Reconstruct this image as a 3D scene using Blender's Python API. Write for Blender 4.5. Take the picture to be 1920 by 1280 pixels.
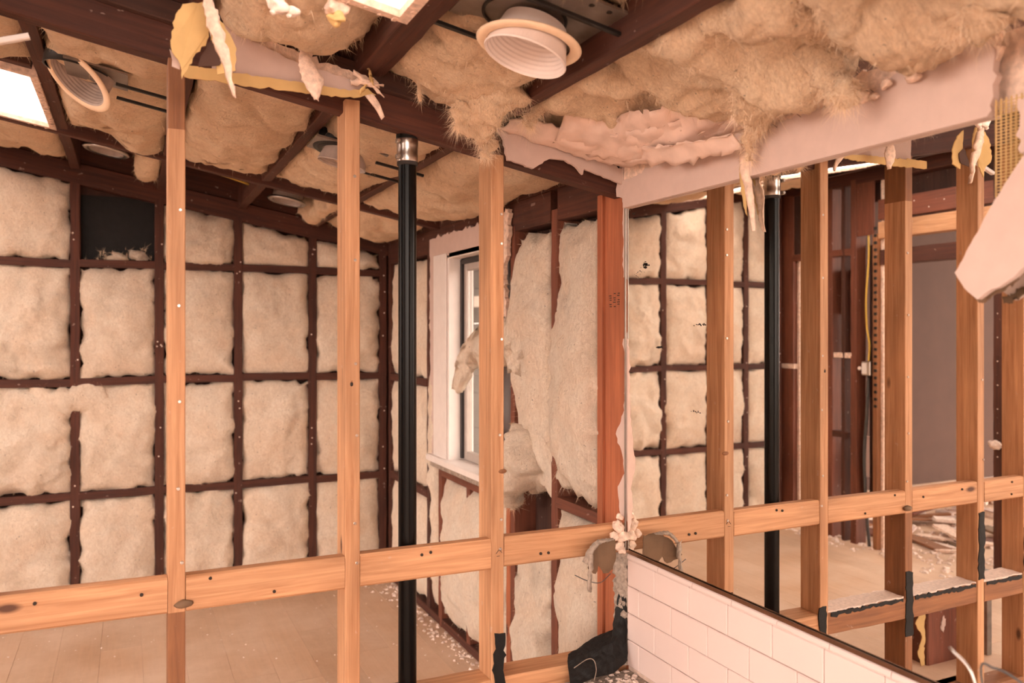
import bpy, bmesh, math, random
from mathutils import Vector, Matrix, noise
for o in list(bpy.data.objects): bpy.data.objects.remove(o)
SC = bpy.context.scene; COL = SC.collection
V = Vector
# ------------------------------------------------------------------ camera
EYE = 1.38; TH = math.radians(25.2); FPX = 1525.0; V0 = 622.0
cd = bpy.data.cameras.new('camera'); cam = bpy.data.objects.new('camera', cd); COL.objects.link(cam)
cam.location = (0, 0, EYE); cam.rotation_euler = (math.pi/2, 0, -TH)
cd.sensor_width = 36; cd.lens = FPX/1920*36; cd.shift_y = (V0-640)/1920
cd.clip_start = 0.02; cd.dof.use_dof = True; cd.dof.focus_distance = 2.3; cd.dof.aperture_fstop = 3.2
SC.camera = cam
# ------------------------------------------------------------------ sky and exposure
w = bpy.data.worlds.new('overcast_sky'); SC.world = w; w.use_nodes = True
bg = w.node_tree.nodes['Background']; bg.inputs[0].default_value = (1.0, 0.82, 0.71, 1); bg.inputs[1].default_value = 9.0
vs = SC.view_settings; vs.view_transform = 'Standard'; vs.look = 'None'; vs.gamma = 1; vs.use_curve_mapping = False; vs.exposure = 0.16
# ------------------------------------------------------------------ point helpers (photo pixel + a known plane -> world point)
SN, CN = math.sin(TH), math.cos(TH)
def ray(u, v):
    a = (u-960)/FPX; return (SN+a*CN, CN-a*SN, (V0-v)/FPX)
def atY(u, v, Y):
    r = ray(u, v); t = Y/r[1]; return V((r[0]*t, Y, EYE+r[2]*t))
def atX(u, v, X):
    r = ray(u, v); t = X/r[0]; return V((X, r[1]*t, EYE+r[2]*t))
KS = 0.1856                                  # roof pitch, falls towards +X
def roof(x, z0=2.12): return z0-KS*x         # underside of the ceiling joists
XM = 1.303                                   # mirror plane
YF = 2.015                                   # face of the open stud wall
YB = 4.45                                    # face of the back wall studs
XW = 1.32                                    # face of the window wall studs
# ------------------------------------------------------------------ materials
def nodes(name):
    m = bpy.data.materials.new(name); m.use_nodes = True; nt = m.node_tree
    return m, nt, nt.nodes['Principled BSDF']
def N(nt, t, **k):
    n = nt.nodes.new(t)
    for a, b in k.items():
        if a in n.inputs: n.inputs[a].default_value = b
        else: setattr(n, a, b)
    return n
def coords(nt, sc, rnd=True):
    tc = N(nt, 'ShaderNodeTexCoord'); mp = N(nt, 'ShaderNodeMapping'); mp.inputs['Scale'].default_value = sc
    if rnd:
        oi = N(nt, 'ShaderNodeObjectInfo'); mul = N(nt, 'ShaderNodeMath', operation='MULTIPLY'); mul.inputs[1].default_value = 37.0
        nt.links.new(oi.outputs['Random'], mul.inputs[0])
        ad = N(nt, 'ShaderNodeVectorMath', operation='ADD')
        nt.links.new(tc.outputs['Object'], ad.inputs[0]); nt.links.new(mul.outputs[0], ad.inputs[1])
        nt.links.new(ad.outputs[0], mp.inputs[0])
    else: nt.links.new(tc.outputs['Object'], mp.inputs[0])
    return mp.outputs[0]
def noise_ramp(nt, vec, scale, stops, detail=4, rough=.55, dist=0):
    n = N(nt, 'ShaderNodeTexNoise'); n.inputs['Scale'].default_value = scale; n.inputs['Detail'].default_value = detail
    n.inputs['Roughness'].default_value = rough; n.inputs['Distortion'].default_value = dist
    nt.links.new(vec, n.inputs['Vector'])
    r = N(nt, 'ShaderNodeValToRGB'); e = r.color_ramp.elements
    while len(e) < len(stops): e.new(.5)
    for el, (p, c) in zip(e, stops):
        el.position = p; el.color = (*c, 1) if len(c) == 3 else c
    nt.links.new(n.outputs['Fac'], r.inputs[0]); return n, r
def mixc(nt, f, a, b, mode='MIX'):
    m = N(nt, 'ShaderNodeMix', data_type='RGBA', blend_type=mode)
    for s, x in ((0, f), (6, a), (7, b)):
        if isinstance(x, (int, float)): m.inputs[s].default_value = x
        elif isinstance(x, tuple): m.inputs[s].default_value = (*x, 1)
        else: nt.links.new(x, m.inputs[s])
    return m.outputs[2]
def bump(nt, bsdf, h, st, dist=.01):
    b = N(nt, 'ShaderNodeBump'); b.inputs['Strength'].default_value = st; b.inputs['Distance'].default_value = dist
    nt.links.new(h, b.inputs['Height']); nt.links.new(b.outputs[0], bsdf.inputs['Normal'])
BW = ((0, 0, 0), (1, 1, 1))
def wood(name, c1, c2, knot=None, speck=0, rough=.65):
    m, nt, b = nodes(name); b.inputs['Roughness'].default_value = rough
    v = coords(nt, (1, 1, .045)); n1, r1 = noise_ramp(nt, v, 75, [(.3, c1), (.7, c2)], 5, .6, .6)
    v2 = coords(nt, (1, 1, .3)); n2, r2 = noise_ramp(nt, v2, 7, [(.3, (.72,)*3), (.7, (1.12,)*3)], 3)
    c = mixc(nt, 1.0, r1.outputs[0], r2.outputs[0], 'MULTIPLY')
    if knot:
        vk = coords(nt, (1, 1, .42)); vo = N(nt, 'ShaderNodeTexVoronoi'); vo.inputs['Scale'].default_value = 7.5
        nt.links.new(vk, vo.inputs['Vector'])
        rk = N(nt, 'ShaderNodeValToRGB'); rk.color_ramp.elements[0].position = .045; rk.color_ramp.elements[0].color = (1, 1, 1, 1)
        rk.color_ramp.elements[1].position = .10; rk.color_ramp.elements[1].color = (0, 0, 0, 1)
        nt.links.new(vo.outputs['Distance'], rk.inputs[0]); c = mixc(nt, rk.outputs[0], c, knot)
    if speck:
        vp = coords(nt, (1, 1, .8)); _, rp = noise_ramp(nt, vp, 42, [(.70, (0,)*3), (.74, (1,)*3)], 2)
        mm = N(nt, 'ShaderNodeMath', operation='MULTIPLY'); mm.inputs[1].default_value = speck
        nt.links.new(rp.outputs[0], mm.inputs[0]); c = mixc(nt, mm.outputs[0], c, (.55, .42, .36))
    nt.links.new(c, b.inputs['Base Color']); bump(nt, b, n1.outputs['Fac'], .25, .004); return m
def plain(name, c, rough=.6, metal=0, var=.12, scale=25, bmp=.15, bd=.003, spec=.4):
    m, nt, b = nodes(name); b.inputs['Roughness'].default_value = rough; b.inputs['Metallic'].default_value = metal
    b.inputs['Specular IOR Level'].default_value = spec
    v = coords(nt, (1, 1, 1)); d = tuple(x*(1-var) for x in c); l = tuple(min(1, x*(1+var)) for x in c)
    n, r = noise_ramp(nt, v, scale, [(.3, d), (.7, l)]); nt.links.new(r.outputs[0], b.inputs['Base Color'])
    if bmp: bump(nt, b, n.outputs['Fac'], bmp, bd)
    return m
def fluff(name, base, dark, stain=.35, sss=0):
    m, nt, b = nodes(name); b.inputs['Roughness'].default_value = 1; b.inputs['Specular IOR Level'].default_value = .1
    b.inputs['Sheen Weight'].default_value = .15
    v = coords(nt, (1, 1, 1)); _, r1 = noise_ramp(nt, v, 6, [(.35, dark), (.6, base)], 6, .6, .4)
    _, r2 = noise_ramp(nt, v, 3.2, [(.60, (0,)*3), (.78, (1,)*3)], 5, .65)
    mm = N(nt, 'ShaderNodeMath', operation='MULTIPLY'); mm.inputs[1].default_value = stain; nt.links.new(r2.outputs[0], mm.inputs[0])
    c = mixc(nt, mm.outputs[0], r1.outputs[0], (.25, .19, .12))
    vf = coords(nt, (1, 1.5, .7)); _, r4 = noise_ramp(nt, vf, 48, [(.36, (.88, .84, .80)), (.62, (1.05, 1.05, 1.05))], 8, .72, 1.6); c = mixc(nt, 1.0, c, r4.outputs[0], 'MULTIPLY')
    _, r5 = noise_ramp(nt, v, 95, [(.745, (0,)*3), (.765, (.5,)*3)], 1); c = mixc(nt, r5.outputs[0], c, (.16, .09, .05)); nt.links.new(c, b.inputs['Base Color'])
    va = coords(nt, (1, 1.4, .8)); n3, _ = noise_ramp(nt, va, 70, [(0, (0,)*3), (1, (1,)*3)], 9, .75, 1.5); bump(nt, b, n3.outputs['Fac'], .9, .012)
    return m
M = {}
M['pine'] = wood('pine', (.41, .185, .082), (.66, .36, .19), (.10, .035, .015), .3)
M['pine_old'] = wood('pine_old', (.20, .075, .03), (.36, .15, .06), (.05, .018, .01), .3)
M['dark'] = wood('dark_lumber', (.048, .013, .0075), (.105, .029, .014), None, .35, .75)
M['red'] = wood('redwood', (.27, .075, .03), (.44, .135, .055), (.07, .02, .012))
M['redbrown'] = wood('red_brown_lumber', (.12, .033, .017), (.22, .065, .032), None, .3)
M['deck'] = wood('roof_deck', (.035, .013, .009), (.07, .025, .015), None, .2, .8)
M['batt'] = fluff('wall_insulation', (.97, .84, .69), (.95, .77, .60), .34)
M['cbatt'] = fluff('ceiling_insulation', (.97, .74, .51), (.93, .65, .42), .28)
M['fibre'] = plain('glass_fibre', (.88, .68, .49), 1, 0, .1, 40, 0, spec=.1)
M['drywall'] = plain('painted_drywall', (.58, .435, .38), .75, 0, .04, 30, .1)
M['gypsum'] = plain('broken_gypsum', (.74, .55, .44), .95, 0, .25, 60, .7, .006)
M['mauve'] = plain('mauve_drywall', (.085, .042, .030), .8, 0, .08, 4, .05)
M['torn'] = plain('torn_paper', (.72, .53, .44), .9, 0, .12, 14, .25)
M['kraft'] = plain('yellow_kraft_paper', (.60, .40, .17), .85, 0, .15, 9, .15)
M['brownpaper'] = plain('brown_backing_paper', (.16, .095, .055), .8, 0, .25, 14, .3)
M['tile'] = plain('glazed_tile', (.70, .57, .53), .15, 0, .015, 8, .02)
M['grout'] = plain('grout', (.64, .48, .40), .95, 0, .15, 60, .3)
M['mortar'] = plain('grey_mortar', (.34, .27, .22), 1, 0, .35, 70, .9, .008)
M['tar'] = plain('tar_paper', (.005, .0045, .0045), .7, 0, .3, 40, .5, .004)
M['abs'] = plain('black_plastic', (.003, .003, .003), .25, 0, .2, 30, .02, spec=.18)
M['steel'] = plain('steel', (.55, .50, .46), .28, 1, .12, 12, .05)
M['galv'] = plain('galvanised_steel', (.30, .26, .23), .45, .8, .25, 14, .1)
M['bronze'] = plain('brown_metal', (.36, .25, .19), .25, 1, .1, 20, .03)
M['blackmetal'] = plain('black_metal', (.02, .018, .017), .45, .4, .3, 20, .1)
M['baffle'] = plain('white_baffle', (.78, .67, .62), .5, 0, .03, 30, .03)
M['ring'] = plain('aged_trim_ring', (.88, .66, .46), .6, 0, .05, 30, .05)
M['bulbgrey'] = plain('grey_housing', (.42, .34, .30), .6, 0, .2, 20, .05)
M['vinyl'] = plain('white_window_vinyl', (.78, .71, .67), .4, 0, .04, 20, .03)
M['sash'] = plain('grey_sash', (.42, .36, .32), .45, 0, .08, 20, .03)
M['gasket'] = plain('dark_gasket', (.035, .03, .03), .6, 0, .1, 30, 0)
M['wire'] = plain('yellow_cable', (.72, .47, .08), .5, 0, .05, 30, 0)
M['wiregrey'] = plain('grey_cable', (.10, .10, .10), .45, .5, .1, 30, 0)
M['mark'] = plain('pencil', (.03, .02, .015), .8, 0, 0, 30, 0)
M['gravelwhite'] = plain('plaster_crumb', (.76, .62, .54), 1, 0, .15, 90, .5)
M['siding'] = plain('neighbour_siding', (.06, .048, .036), .8, 0, .1, 3, .1)
M['roofing'] = plain('neighbour_fascia', (.45, .38, .32), .8, 0, .1, 3, .1)
M['ground'] = plain('bare_ground', (.20, .15, .11), 1, 0, .3, 2, .2)
M['leaf'] = plain('shrub_leaf', (.07, .08, .03), .7, 0, .4, 30, 0)
def mk_floor():
    m, nt, b = nodes('laminate_plank'); b.inputs['Roughness'].default_value = .38
    v = coords(nt, (1, .06, 1)); _, r1 = noise_ramp(nt, v, 60, [(.3, (.47, .27, .15)), (.7, (.58, .35, .205))], 5, .6, .5)
    oi = N(nt, 'ShaderNodeObjectInfo'); rr = N(nt, 'ShaderNodeValToRGB')
    for e, p, c in zip(rr.color_ramp.elements, (0, 1), ((.84, .83, .82), (1.08, 1.07, 1.06))): e.position = p; e.color = (*c, 1)
    nt.links.new(oi.outputs['Random'], rr.inputs[0]); c = mixc(nt, 1.0, r1.outputs[0], rr.outputs[0], 'MULTIPLY')
    vd = N(nt, 'ShaderNodeNewGeometry').outputs['Position']; _, r3 = noise_ramp(nt, vd, 2.2, [(.30, (.15,)*3), (.66, (.9,)*3)], 7, .72)
    c = mixc(nt, r3.outputs[0], c, (.72, .54, .41)); nt.links.new(c, b.inputs['Base Color'])
    rf = N(nt, 'ShaderNodeMath', operation='MULTIPLY_ADD'); rf.inputs[1].default_value = .5; rf.inputs[2].default_value = .35
    nt.links.new(r3.outputs[0], rf.inputs[0]); nt.links.new(rf.outputs[0], b.inputs['Roughness']); return m
M['floor'] = mk_floor()
def mk_mirror():
    m, nt, b = nodes('mirror_silver'); b.inputs['Metallic'].default_value = 1; b.inputs['Roughness'].default_value = .0
    b.inputs['Base Color'].default_value = (.93, .925, .89, 1); return m
M['mirror'] = mk_mirror()
def mk_glass():
    m, nt, b = nodes('pane_glass'); out = nt.nodes['Material Output']
    t = N(nt, 'ShaderNodeBsdfTransparent'); t.inputs[0].default_value = (.93, .93, .92, 1)
    g = N(nt, 'ShaderNodeBsdfGlossy'); g.inputs['Roughness'].default_value = .05
    mx = N(nt, 'ShaderNodeMixShader'); mx.inputs[0].default_value = .10
    nt.links.new(t.outputs[0], mx.inputs[1]); nt.links.new(g.outputs[0], mx.inputs[2]); nt.links.new(mx.outputs[0], out.inputs[0]); return m
M['glass'] = mk_glass()
def mk_acrylic():
    m, nt, b = nodes('skylight_acrylic'); t = N(nt, 'ShaderNodeBsdfTranslucent'); t.inputs[0].default_value = (.95, .95, .95, 1)
    nt.links.new(t.outputs[0], nt.nodes['Material Output'].inputs[0]); return m
M['acrylic'] = mk_acrylic()
# ------------------------------------------------------------------ object helpers
WM = {}
def place(o, mat4, parent=None):
    COL.objects.link(o); WM[o.name] = mat4
    if parent is not None:
        o.parent = parent; o.matrix_parent_inverse = WM[parent.name].inverted()
    o.matrix_basis = mat4; return o
def tag(o, label=None, cat=None, group=None, kind=None):
    for k, x in (('label', label), ('category', cat), ('group', group), ('kind', kind)):
        if x: o[k] = x
    return o
def mesh_obj(name, verts, faces, mat, parent=None, M4=None, smooth=False):
    me = bpy.data.meshes.new(name); me.from_pydata([tuple(v) for v in verts], [], faces); me.validate()
    bm = bmesh.new(); bm.from_mesh(me); bmesh.ops.recalc_face_normals(bm, faces=bm.faces); bm.to_mesh(me); bm.free()
    if smooth:
        for p in me.polygons: p.use_smooth = True
    me.materials.append(M[mat]); o = bpy.data.objects.new(name, me)
    return place(o, M4 if M4 is not None else Matrix(), parent)
def world_mesh(name, verts, faces, mat, parent=None, smooth=False, origin=None):
    vs_ = [V(v) for v in verts]
    if origin is None:
        lo = [min(v[i] for v in vs_) for i in range(3)]; hi = [max(v[i] for v in vs_) for i in range(3)]
        origin = V(((lo[0]+hi[0])/2, (lo[1]+hi[1])/2, lo[2]))
    origin = V(origin)
    return mesh_obj(name, [v-origin for v in vs_], faces, mat, parent, Matrix.Translation(origin), smooth)
def empty(name, loc, label=None, cat=None, group=None, kind=None):
    o = bpy.data.objects.new(name, None); o.empty_display_size = .05; place(o, Matrix.Translation(V(loc))); return tag(o, label, cat, group, kind)
def frame(p0, p1, side):
    z = (V(p1)-V(p0)).normalized(); x = V(side); x = (x-z*x.dot(z)).normalized(); y = z.cross(x)
    m = Matrix((x, y, z)).transposed().to_4x4(); m.translation = V(p0); return m
def lumber(name, p0, p1, wd, dp, mat, parent=None, side=(1, 0, 0), ch=.002, rag=0, seed=0):
    """timber from p0 to p1 (centre line), wd along side, dp across"""
    p0, p1 = V(p0), V(p1); L = (p1-p0).length; rnd = random.Random(seed+int(L*1000)); a, b = wd/2, dp/2; c = min(ch, a*.3, b*.3)
    sec = [(a-c, -b), (a, -b+c), (a, b-c), (a-c, b), (-a+c, b), (-a, b-c), (-a, -b+c), (-a+c, -b)]
    ns = 1 if not rag else max(2, int(L/.06)); vs_, fs = [], []
    for k in range(ns+1):
        for x, y in sec:
            e = rag*(rnd.random()-.5) if rag else 0
            vs_.append((x+e, y+e*.6, L*k/ns))
    for k in range(ns):
        for i in range(8):
            j = (i+1) % 8; fs.append((k*8+i, k*8+j, k*8+8+j, k*8+8+i))
    fs += [tuple(range(7, -1, -1)), tuple(range(ns*8, ns*8+8))]
    return mesh_obj(name, vs_, fs, mat, parent, frame(p0, p1, side))
def box(name, lo, hi, mat, parent=None, ch=.0015):
    lo, hi = V(lo), V(hi); c = (lo+hi)/2; d = hi-lo
    bm = bmesh.new(); bmesh.ops.create_cube(bm, size=1); bmesh.ops.scale(bm, vec=d, verts=bm.verts)
    if ch: bmesh.ops.bevel(bm, geom=bm.edges[:], offset=min(ch, min(d)*.3), segments=1, affect='EDGES', profile=.5)
    bmesh.ops.translate(bm, vec=(0, 0, d.z/2), verts=bm.verts)
    me = bpy.data.meshes.new(name); bm.to_mesh(me); bm.free(); me.materials.append(M[mat])
    return place(bpy.data.objects.new(name, me), Matrix.Translation(V((c.x, c.y, lo.z))), parent)
def fbm(p, sc, oc=4): return noise.fractal(V(p)*sc, 1.0, 2.0, oc)
def lathe(name, prof, axis_m, mat, parent=None, seg=40, smooth=True):
    vs_, fs = [], []; n = len(prof)
    for i in range(seg):
        a = 2*math.pi*i/seg
        for r, z in prof: vs_.append((r*math.cos(a), r*math.sin(a), z))
    for i in range(seg):
        j = (i+1) % seg
        for k in range(n-1): fs.append((i*n+k, j*n+k, j*n+k+1, i*n+k+1))
    o = mesh_obj(name, vs_, fs, mat, parent, axis_m, smooth); return o
def cyl(name, p0, p1, r, mat, parent=None, seg=20):
    L = (V(p1)-V(p0)).length; z = (V(p1)-V(p0)).normalized(); s = (1, 0, 0) if abs(z.x) < .8 else (0, 1, 0); e = min(r*.15, .002)
    return lathe(name, [(1e-4, 0), (r-e, 0), (r, e), (r, L-e), (r-e, L), (1e-4, L)], frame(p0, p1, s), mat, parent, seg, False)
def crom(pts, n):
    P = [V(p) for p in pts]; P = [2*P[0]-P[1]]+P+[2*P[-1]-P[-2]]; out = []
    for i in range(1, len(P)-2):
        for k in range(n):
            t = k/n; a, b, c, d = P[i-1], P[i], P[i+1], P[i+2]
            out.append(.5*((2*b)+(c-a)*t+(2*a-5*b+4*c-d)*t*t+(3*b-a-3*c+d)*t**3))
    out.append(P[-2]); return out
def tube(name, pts, radii, mat, parent=None, seg=10, n=8, lump=0, freq=30, seed=0, flat=1.0):
    path = crom(pts, n)
    if isinstance(radii, (int, float)): radii = [radii]*len(pts)
    rr = [v.x for v in crom([(r, 0, 0) for r in radii], n)]; vs_, fs = [], []; m = len(path); up = V((.3, .9, .2)).normalized()
    for i, p in enumerate(path):
        t = (path[min(i+1, m-1)]-path[max(i-1, 0)]).normalized(); x = up.cross(t)
        x = x.normalized() if x.length > 1e-4 else V((1, 0, 0)); y = t.cross(x)
        for k in range(seg):
            a = 2*math.pi*k/seg; d = x*math.cos(a)+y*math.sin(a)*flat; r = max(rr[i], .0005); q = p+d*r
            if lump: q = q+d*lump*fbm(q+V((seed*3.1, 0, 0)), freq, 5)
            vs_.append(q)
    for i in range(m-1):
        for k in range(seg):
            j = (k+1) % seg; fs.append((i*seg+k, i*seg+j, (i+1)*seg+j, (i+1)*seg+k))
    fs += [tuple(range(seg-1, -1, -1)), tuple(range((m-1)*seg, m*seg))]
    return world_mesh(name, vs_, fs, mat, parent, True)
def fibres(name, pts, parent, n, ln=(.01, .03), wd=.0006, seed=0, droop=.4, out=None, mat='fibre'):
    """loose strands growing from (point, normal) pairs: uncountable, one part"""
    R = random.Random(seed+5); vs_, fs = [], []
    for _ in range(n):
        p, nn = R.choice(pts); p = V(p); d = V(nn)*.8+V((R.gauss(0, .7), R.gauss(0, .7), R.gauss(0, .7)-droop)); d.normalize()
        L = R.uniform(*ln); s = d.cross(V((R.gauss(0, 1), R.gauss(0, 1), R.gauss(0, 1))))
        if s.length < 1e-4: continue
        s = s.normalized()*wd; bend = V((R.gauss(0, .3), R.gauss(0, .3), R.gauss(0, .3)-droop*.7))*L
        p = p-d*L*.25; a, b, c = p, p+d*L*.55+bend*.25, p+d*L+bend; i = len(vs_)
        vs_ += [a-s, a+s, b+s*.7, b-s*.7, c]; fs += [(i, i+1, i+2, i+3), (i+3, i+2, i+4)]
    return tag(world_mesh(name, vs_, fs, mat, parent), kind='stuff')
def batt(name, O, U, Vv, Nn, wd, ht, mat, label, group=None, bulge=.03, depth=.07, edge=(.01,)*4, lump=.014, seed=0, res=.018, p=7, rec=.022, fuzz=300, fl=(.006, .018), shape=None, fw=.0004):
    O, U, Vv, Nn = V(O), V(U).normalized(), V(Vv).normalized(), V(Nn).normalized()
    nu = max(8, int(wd/res)); nv = max(8, int(ht/res)); vs_, fs, bp = [], [], []; so = V((seed*1.7, seed*.9, seed*2.3))
    for j in range(nv+1):
        for i in range(nu+1):
            s, t = i/nu, j/nv; q = so+V((s*wd, t*ht, 0))
            x = wd*s+edge[0]*fbm(q, 14, 5)*(1-s)**3*1.4+edge[1]*fbm(q+V((9, 0, 0)), 14, 5)*s**3*1.4
            y = ht*t+edge[2]*fbm(q+V((0, 7, 0)), 14, 5)*(1-t)**3*1.4+edge[3]*fbm(q+V((0, 0, 5)), 14, 5)*t**3*1.4
            es = 1-abs(2*s-1)**p; et = 1-abs(2*t-1)**p; e = es*et
            n = -rec*(1-e)+bulge*(1-(2*s-1)**2)**.6*(1-(2*t-1)**2)**.6+lump*(fbm(q, 3.6, 3)*1.0+fbm(q+so, 10, 4)*.5+fbm(q+so, 42, 3)*.12)*(.35+.65*e)
            n += lump*.35*max(0, 1-abs(fbm(q+V((3, 3, 3)), 2.6, 3))*11)*-e                                  # creases
            if shape: dx, dy, dn = shape(s, t); x += dx; y += dy; n += dn
            P = O+U*x+Vv*y+Nn*n; vs_.append(P)
            if i in (0, 1, nu-1, nu) or j in (0, 1, nv-1, nv) or (i*7+j*3) % 11 == 0:
                bp.append((P, Nn+U*((2*s-1)**5)*1.4+Vv*((2*t-1)**5)*1.4))
    W = nu+1
    for j in range(nv):
        for i in range(nu): a = j*W+i; fs.append((a, a+1, a+1+W, a+W))
    ring = [i for i in range(W)]+[j*W+nu for j in range(1, nv+1)]+[nv*W+i for i in range(nu-1, -1, -1)]+[j*W for j in range(nv-1, 0, -1)]
    b0 = len(vs_)
    for r in ring:
        q = vs_[r]; vs_.append(q-Nn*((q-O).dot(Nn)+depth))
    m = len(ring)
    for k in range(m): k2 = (k+1) % m; fs.append((ring[k], b0+k, b0+k2, ring[k2]))
    fs.append(tuple(b0+k for k in range(m)))
    o = world_mesh(name, vs_, fs, mat, None, True); tag(o, label, 'insulation', group)
    if fuzz: fibres('loose_fibres', bp, o, fuzz, fl, fw, seed)
    return o
def jag(pts, amp, step=.012, seed=0, skip=()):
    R = random.Random(seed); out = []; n = len(pts)
    for i in range(n):
        a, b = V(pts[i]), V(pts[(i+1) % n]); out.append(a)
        if i in skip: continue
        L = (b-a).length; k = int(L/step)
        for j in range(1, k): out.append(a.lerp(b, j/k)+V((R.gauss(0, amp), R.gauss(0, amp))))
    return out
def sheet(name, pts, toW, th, nrm, mat, parent=None, curl=None):
    """flat torn board: outline pts (2D) mapped by toW, thickness th along nrm; core edge is rough"""
    nrm = V(nrm); bm = bmesh.new(); vs_ = [bm.verts.new(toW(p)) for p in pts]; bm.verts.index_update(); f = bm.faces.new(vs_); f.normal_update()
    bmesh.ops.triangulate(bm, faces=[f], ngon_method='EAR_CLIP'); n = len(vs_); P = [v.co.copy() for v in vs_]; tri = [tuple(v.index for v in q.verts) for q in bm.faces]; bm.free()
    vv = P+[p+nrm*th for p in P]; ff = tri+[tuple(a+n for a in reversed(t)) for t in tri]+[(k, (k+1) % n, n+(k+1) % n, n+k) for k in range(n)]
    if curl: vv = [V(curl(v)) for v in vv]
    return world_mesh(name, vv, ff, mat, parent)
def ribbon(name, A, B, mat, parent=None, th=.003, n=6, m=6, lump=.004, bow=(0, 0, 0), seed=0, ragged=.0):
    """curling sheet lofted between two 3D polylines"""
    a, b = crom(A, n), crom(B, n); bow = V(bow); vs_, fs = [], []; R = random.Random(seed); L = len(a)
    for i in range(L):
        for k in range(m+1):
            t = k/m; q = a[i].lerp(b[i], t)+bow*math.sin(math.pi*t)
            if ragged and k in (0, m): q += V((R.gauss(0, ragged), R.gauss(0, ragged*.5), R.gauss(0, ragged)))
            q = q+V((1, 1, 1))*lump*fbm(q+V((seed, 0, 0)), 18, 3); vs_.append(q)
    W = m+1
    nrm = (b[L//2]-a[L//2]).cross(a[min(L//2+1, L-1)]-a[L//2-1]).normalized(); c0 = len(vs_); vs_ += [q+nrm*th for q in vs_]
    for i in range(L-1):
        for k in range(m):
            q = i*W+k; fs += [(q, q+1, q+1+W, q+W), (c0+q, c0+q+W, c0+q+1+W, c0+q+1)]
    for i in range(L-1):
        for k in (0, m): q = i*W+k; fs.append((q, q+W, c0+q+W, c0+q))
    for k in range(m):
        for i in (0, L-1): q = i*W+k; fs.append((q, q+1, c0+q+1, c0+q))
    return world_mesh(name, vs_, fs, mat, parent, True)
def blob(name, c, r, mat, parent=None, lump=.4, freq=30, sub=3, seed=0, sc=(1, 1, 1)):
    bm = bmesh.new(); bmesh.ops.create_icosphere(bm, subdivisions=sub, radius=1)
    for v in bm.verts:
        d = v.co.normalized(); k = 1+lump*fbm(d*r+V((seed, seed*.3, 0)), freq, 5); v.co = V((d.x*sc[0], d.y*sc[1], d.z*sc[2]))*r*k
    me = bpy.data.meshes.new(name); bm.to_mesh(me); bm.free()
    for p_ in me.polygons: p_.use_smooth = True
    me.materials.append(M[mat]); return place(bpy.data.objects.new(name, me), Matrix.Translation(V(c)), parent)
def crumbs(name, pts, mat, parent=None, seed=0):
    """many tiny chips: pts = (centre, size)"""
    R = random.Random(seed); vs_, fs = [], []
    for c, s in pts:
        i = len(vs_); a = R.uniform(0, 6.28); ca, sa = math.cos(a), math.sin(a)
        for x, y, z in ((-1, -1, 0), (1, -1, 0), (1, 1, 0), (-1, 1, 0), (-.6, -.7, 1), (.7, -.6, .8), (.6, .7, 1), (-.7, .6, .7)):
            x *= R.uniform(.6, 1.1); y *= R.uniform(.4, .9); vs_.append(V(c)+V(((x*ca-y*sa)*s, (x*sa+y*ca)*s, z*s*R.uniform(.3, .9))))
        fs += [(i+3, i+2, i+1, i), (i+4, i+5, i+6, i+7), (i, i+1, i+5, i+4), (i+1, i+2, i+6, i+5), (i+2, i+3, i+7, i+6), (i+3, i, i+4, i+7)]
    return world_mesh(name, vs_, fs, mat, parent)
def pxsheet0(name, pts, Y, mat, th, amp, seed, curl):
    q = jag([(p.x, p.z) for p in (atY(u, v, Y) for u, v in pts)], amp, .008, seed); return sheet(name, q, lambda p: V((p[0], Y, p[1])), th, (0, 1, 0), mat, None, curl)
def screws(parent, pts, d=(0, -1, 0), mat='steel'):
    for p in pts:
        p = V(p); dd = V(d); cyl('screw', p-dd*.01, p+dd*.002, .0040, mat, parent, 8)
rnd = random.Random(7)
#================================================================== SHELL
# ---- floor: sub floor with planks as parts
fl = box('floor', (-6.2, -1.3, -.12), (XW+.09, 5.3, -.012), 'grout', None, 0); tag(fl, 'wood plank floor with dust and worn boards', kind='structure')
ncol = 0; x = -4.35; PW = .163; base = {}
while x+PW < XW+.05:
    y = .35-rnd.uniform(0, 2.0)
    while y < 5.25:
        L = 2.1; y0, y1 = max(y, .1), min(y+L, 5.25)
        if y1-y0 > .12 and (y1 > 1.6 or x > -1.2):
            k = round(y1-y0, 1); y1 = y0+k
            if k not in base:
                o = box('plank', (x, y0, -.012), (x+PW-.0007, y1-.0015, 0), 'floor', fl, .0004); base[k] = o.data
            else:
                o = bpy.data.objects.new('plank', base[k]); place(o, Matrix.Translation(V((x+PW/2-.00035, (y0+y1-.0015)/2, -.012))), fl)
        y += L
    x += PW
gd = box('ground', (-30, -30, -.4), (30, 30, -.3), 'ground', None, 0); tag(gd, 'bare earth outside the house', kind='structure')
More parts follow.
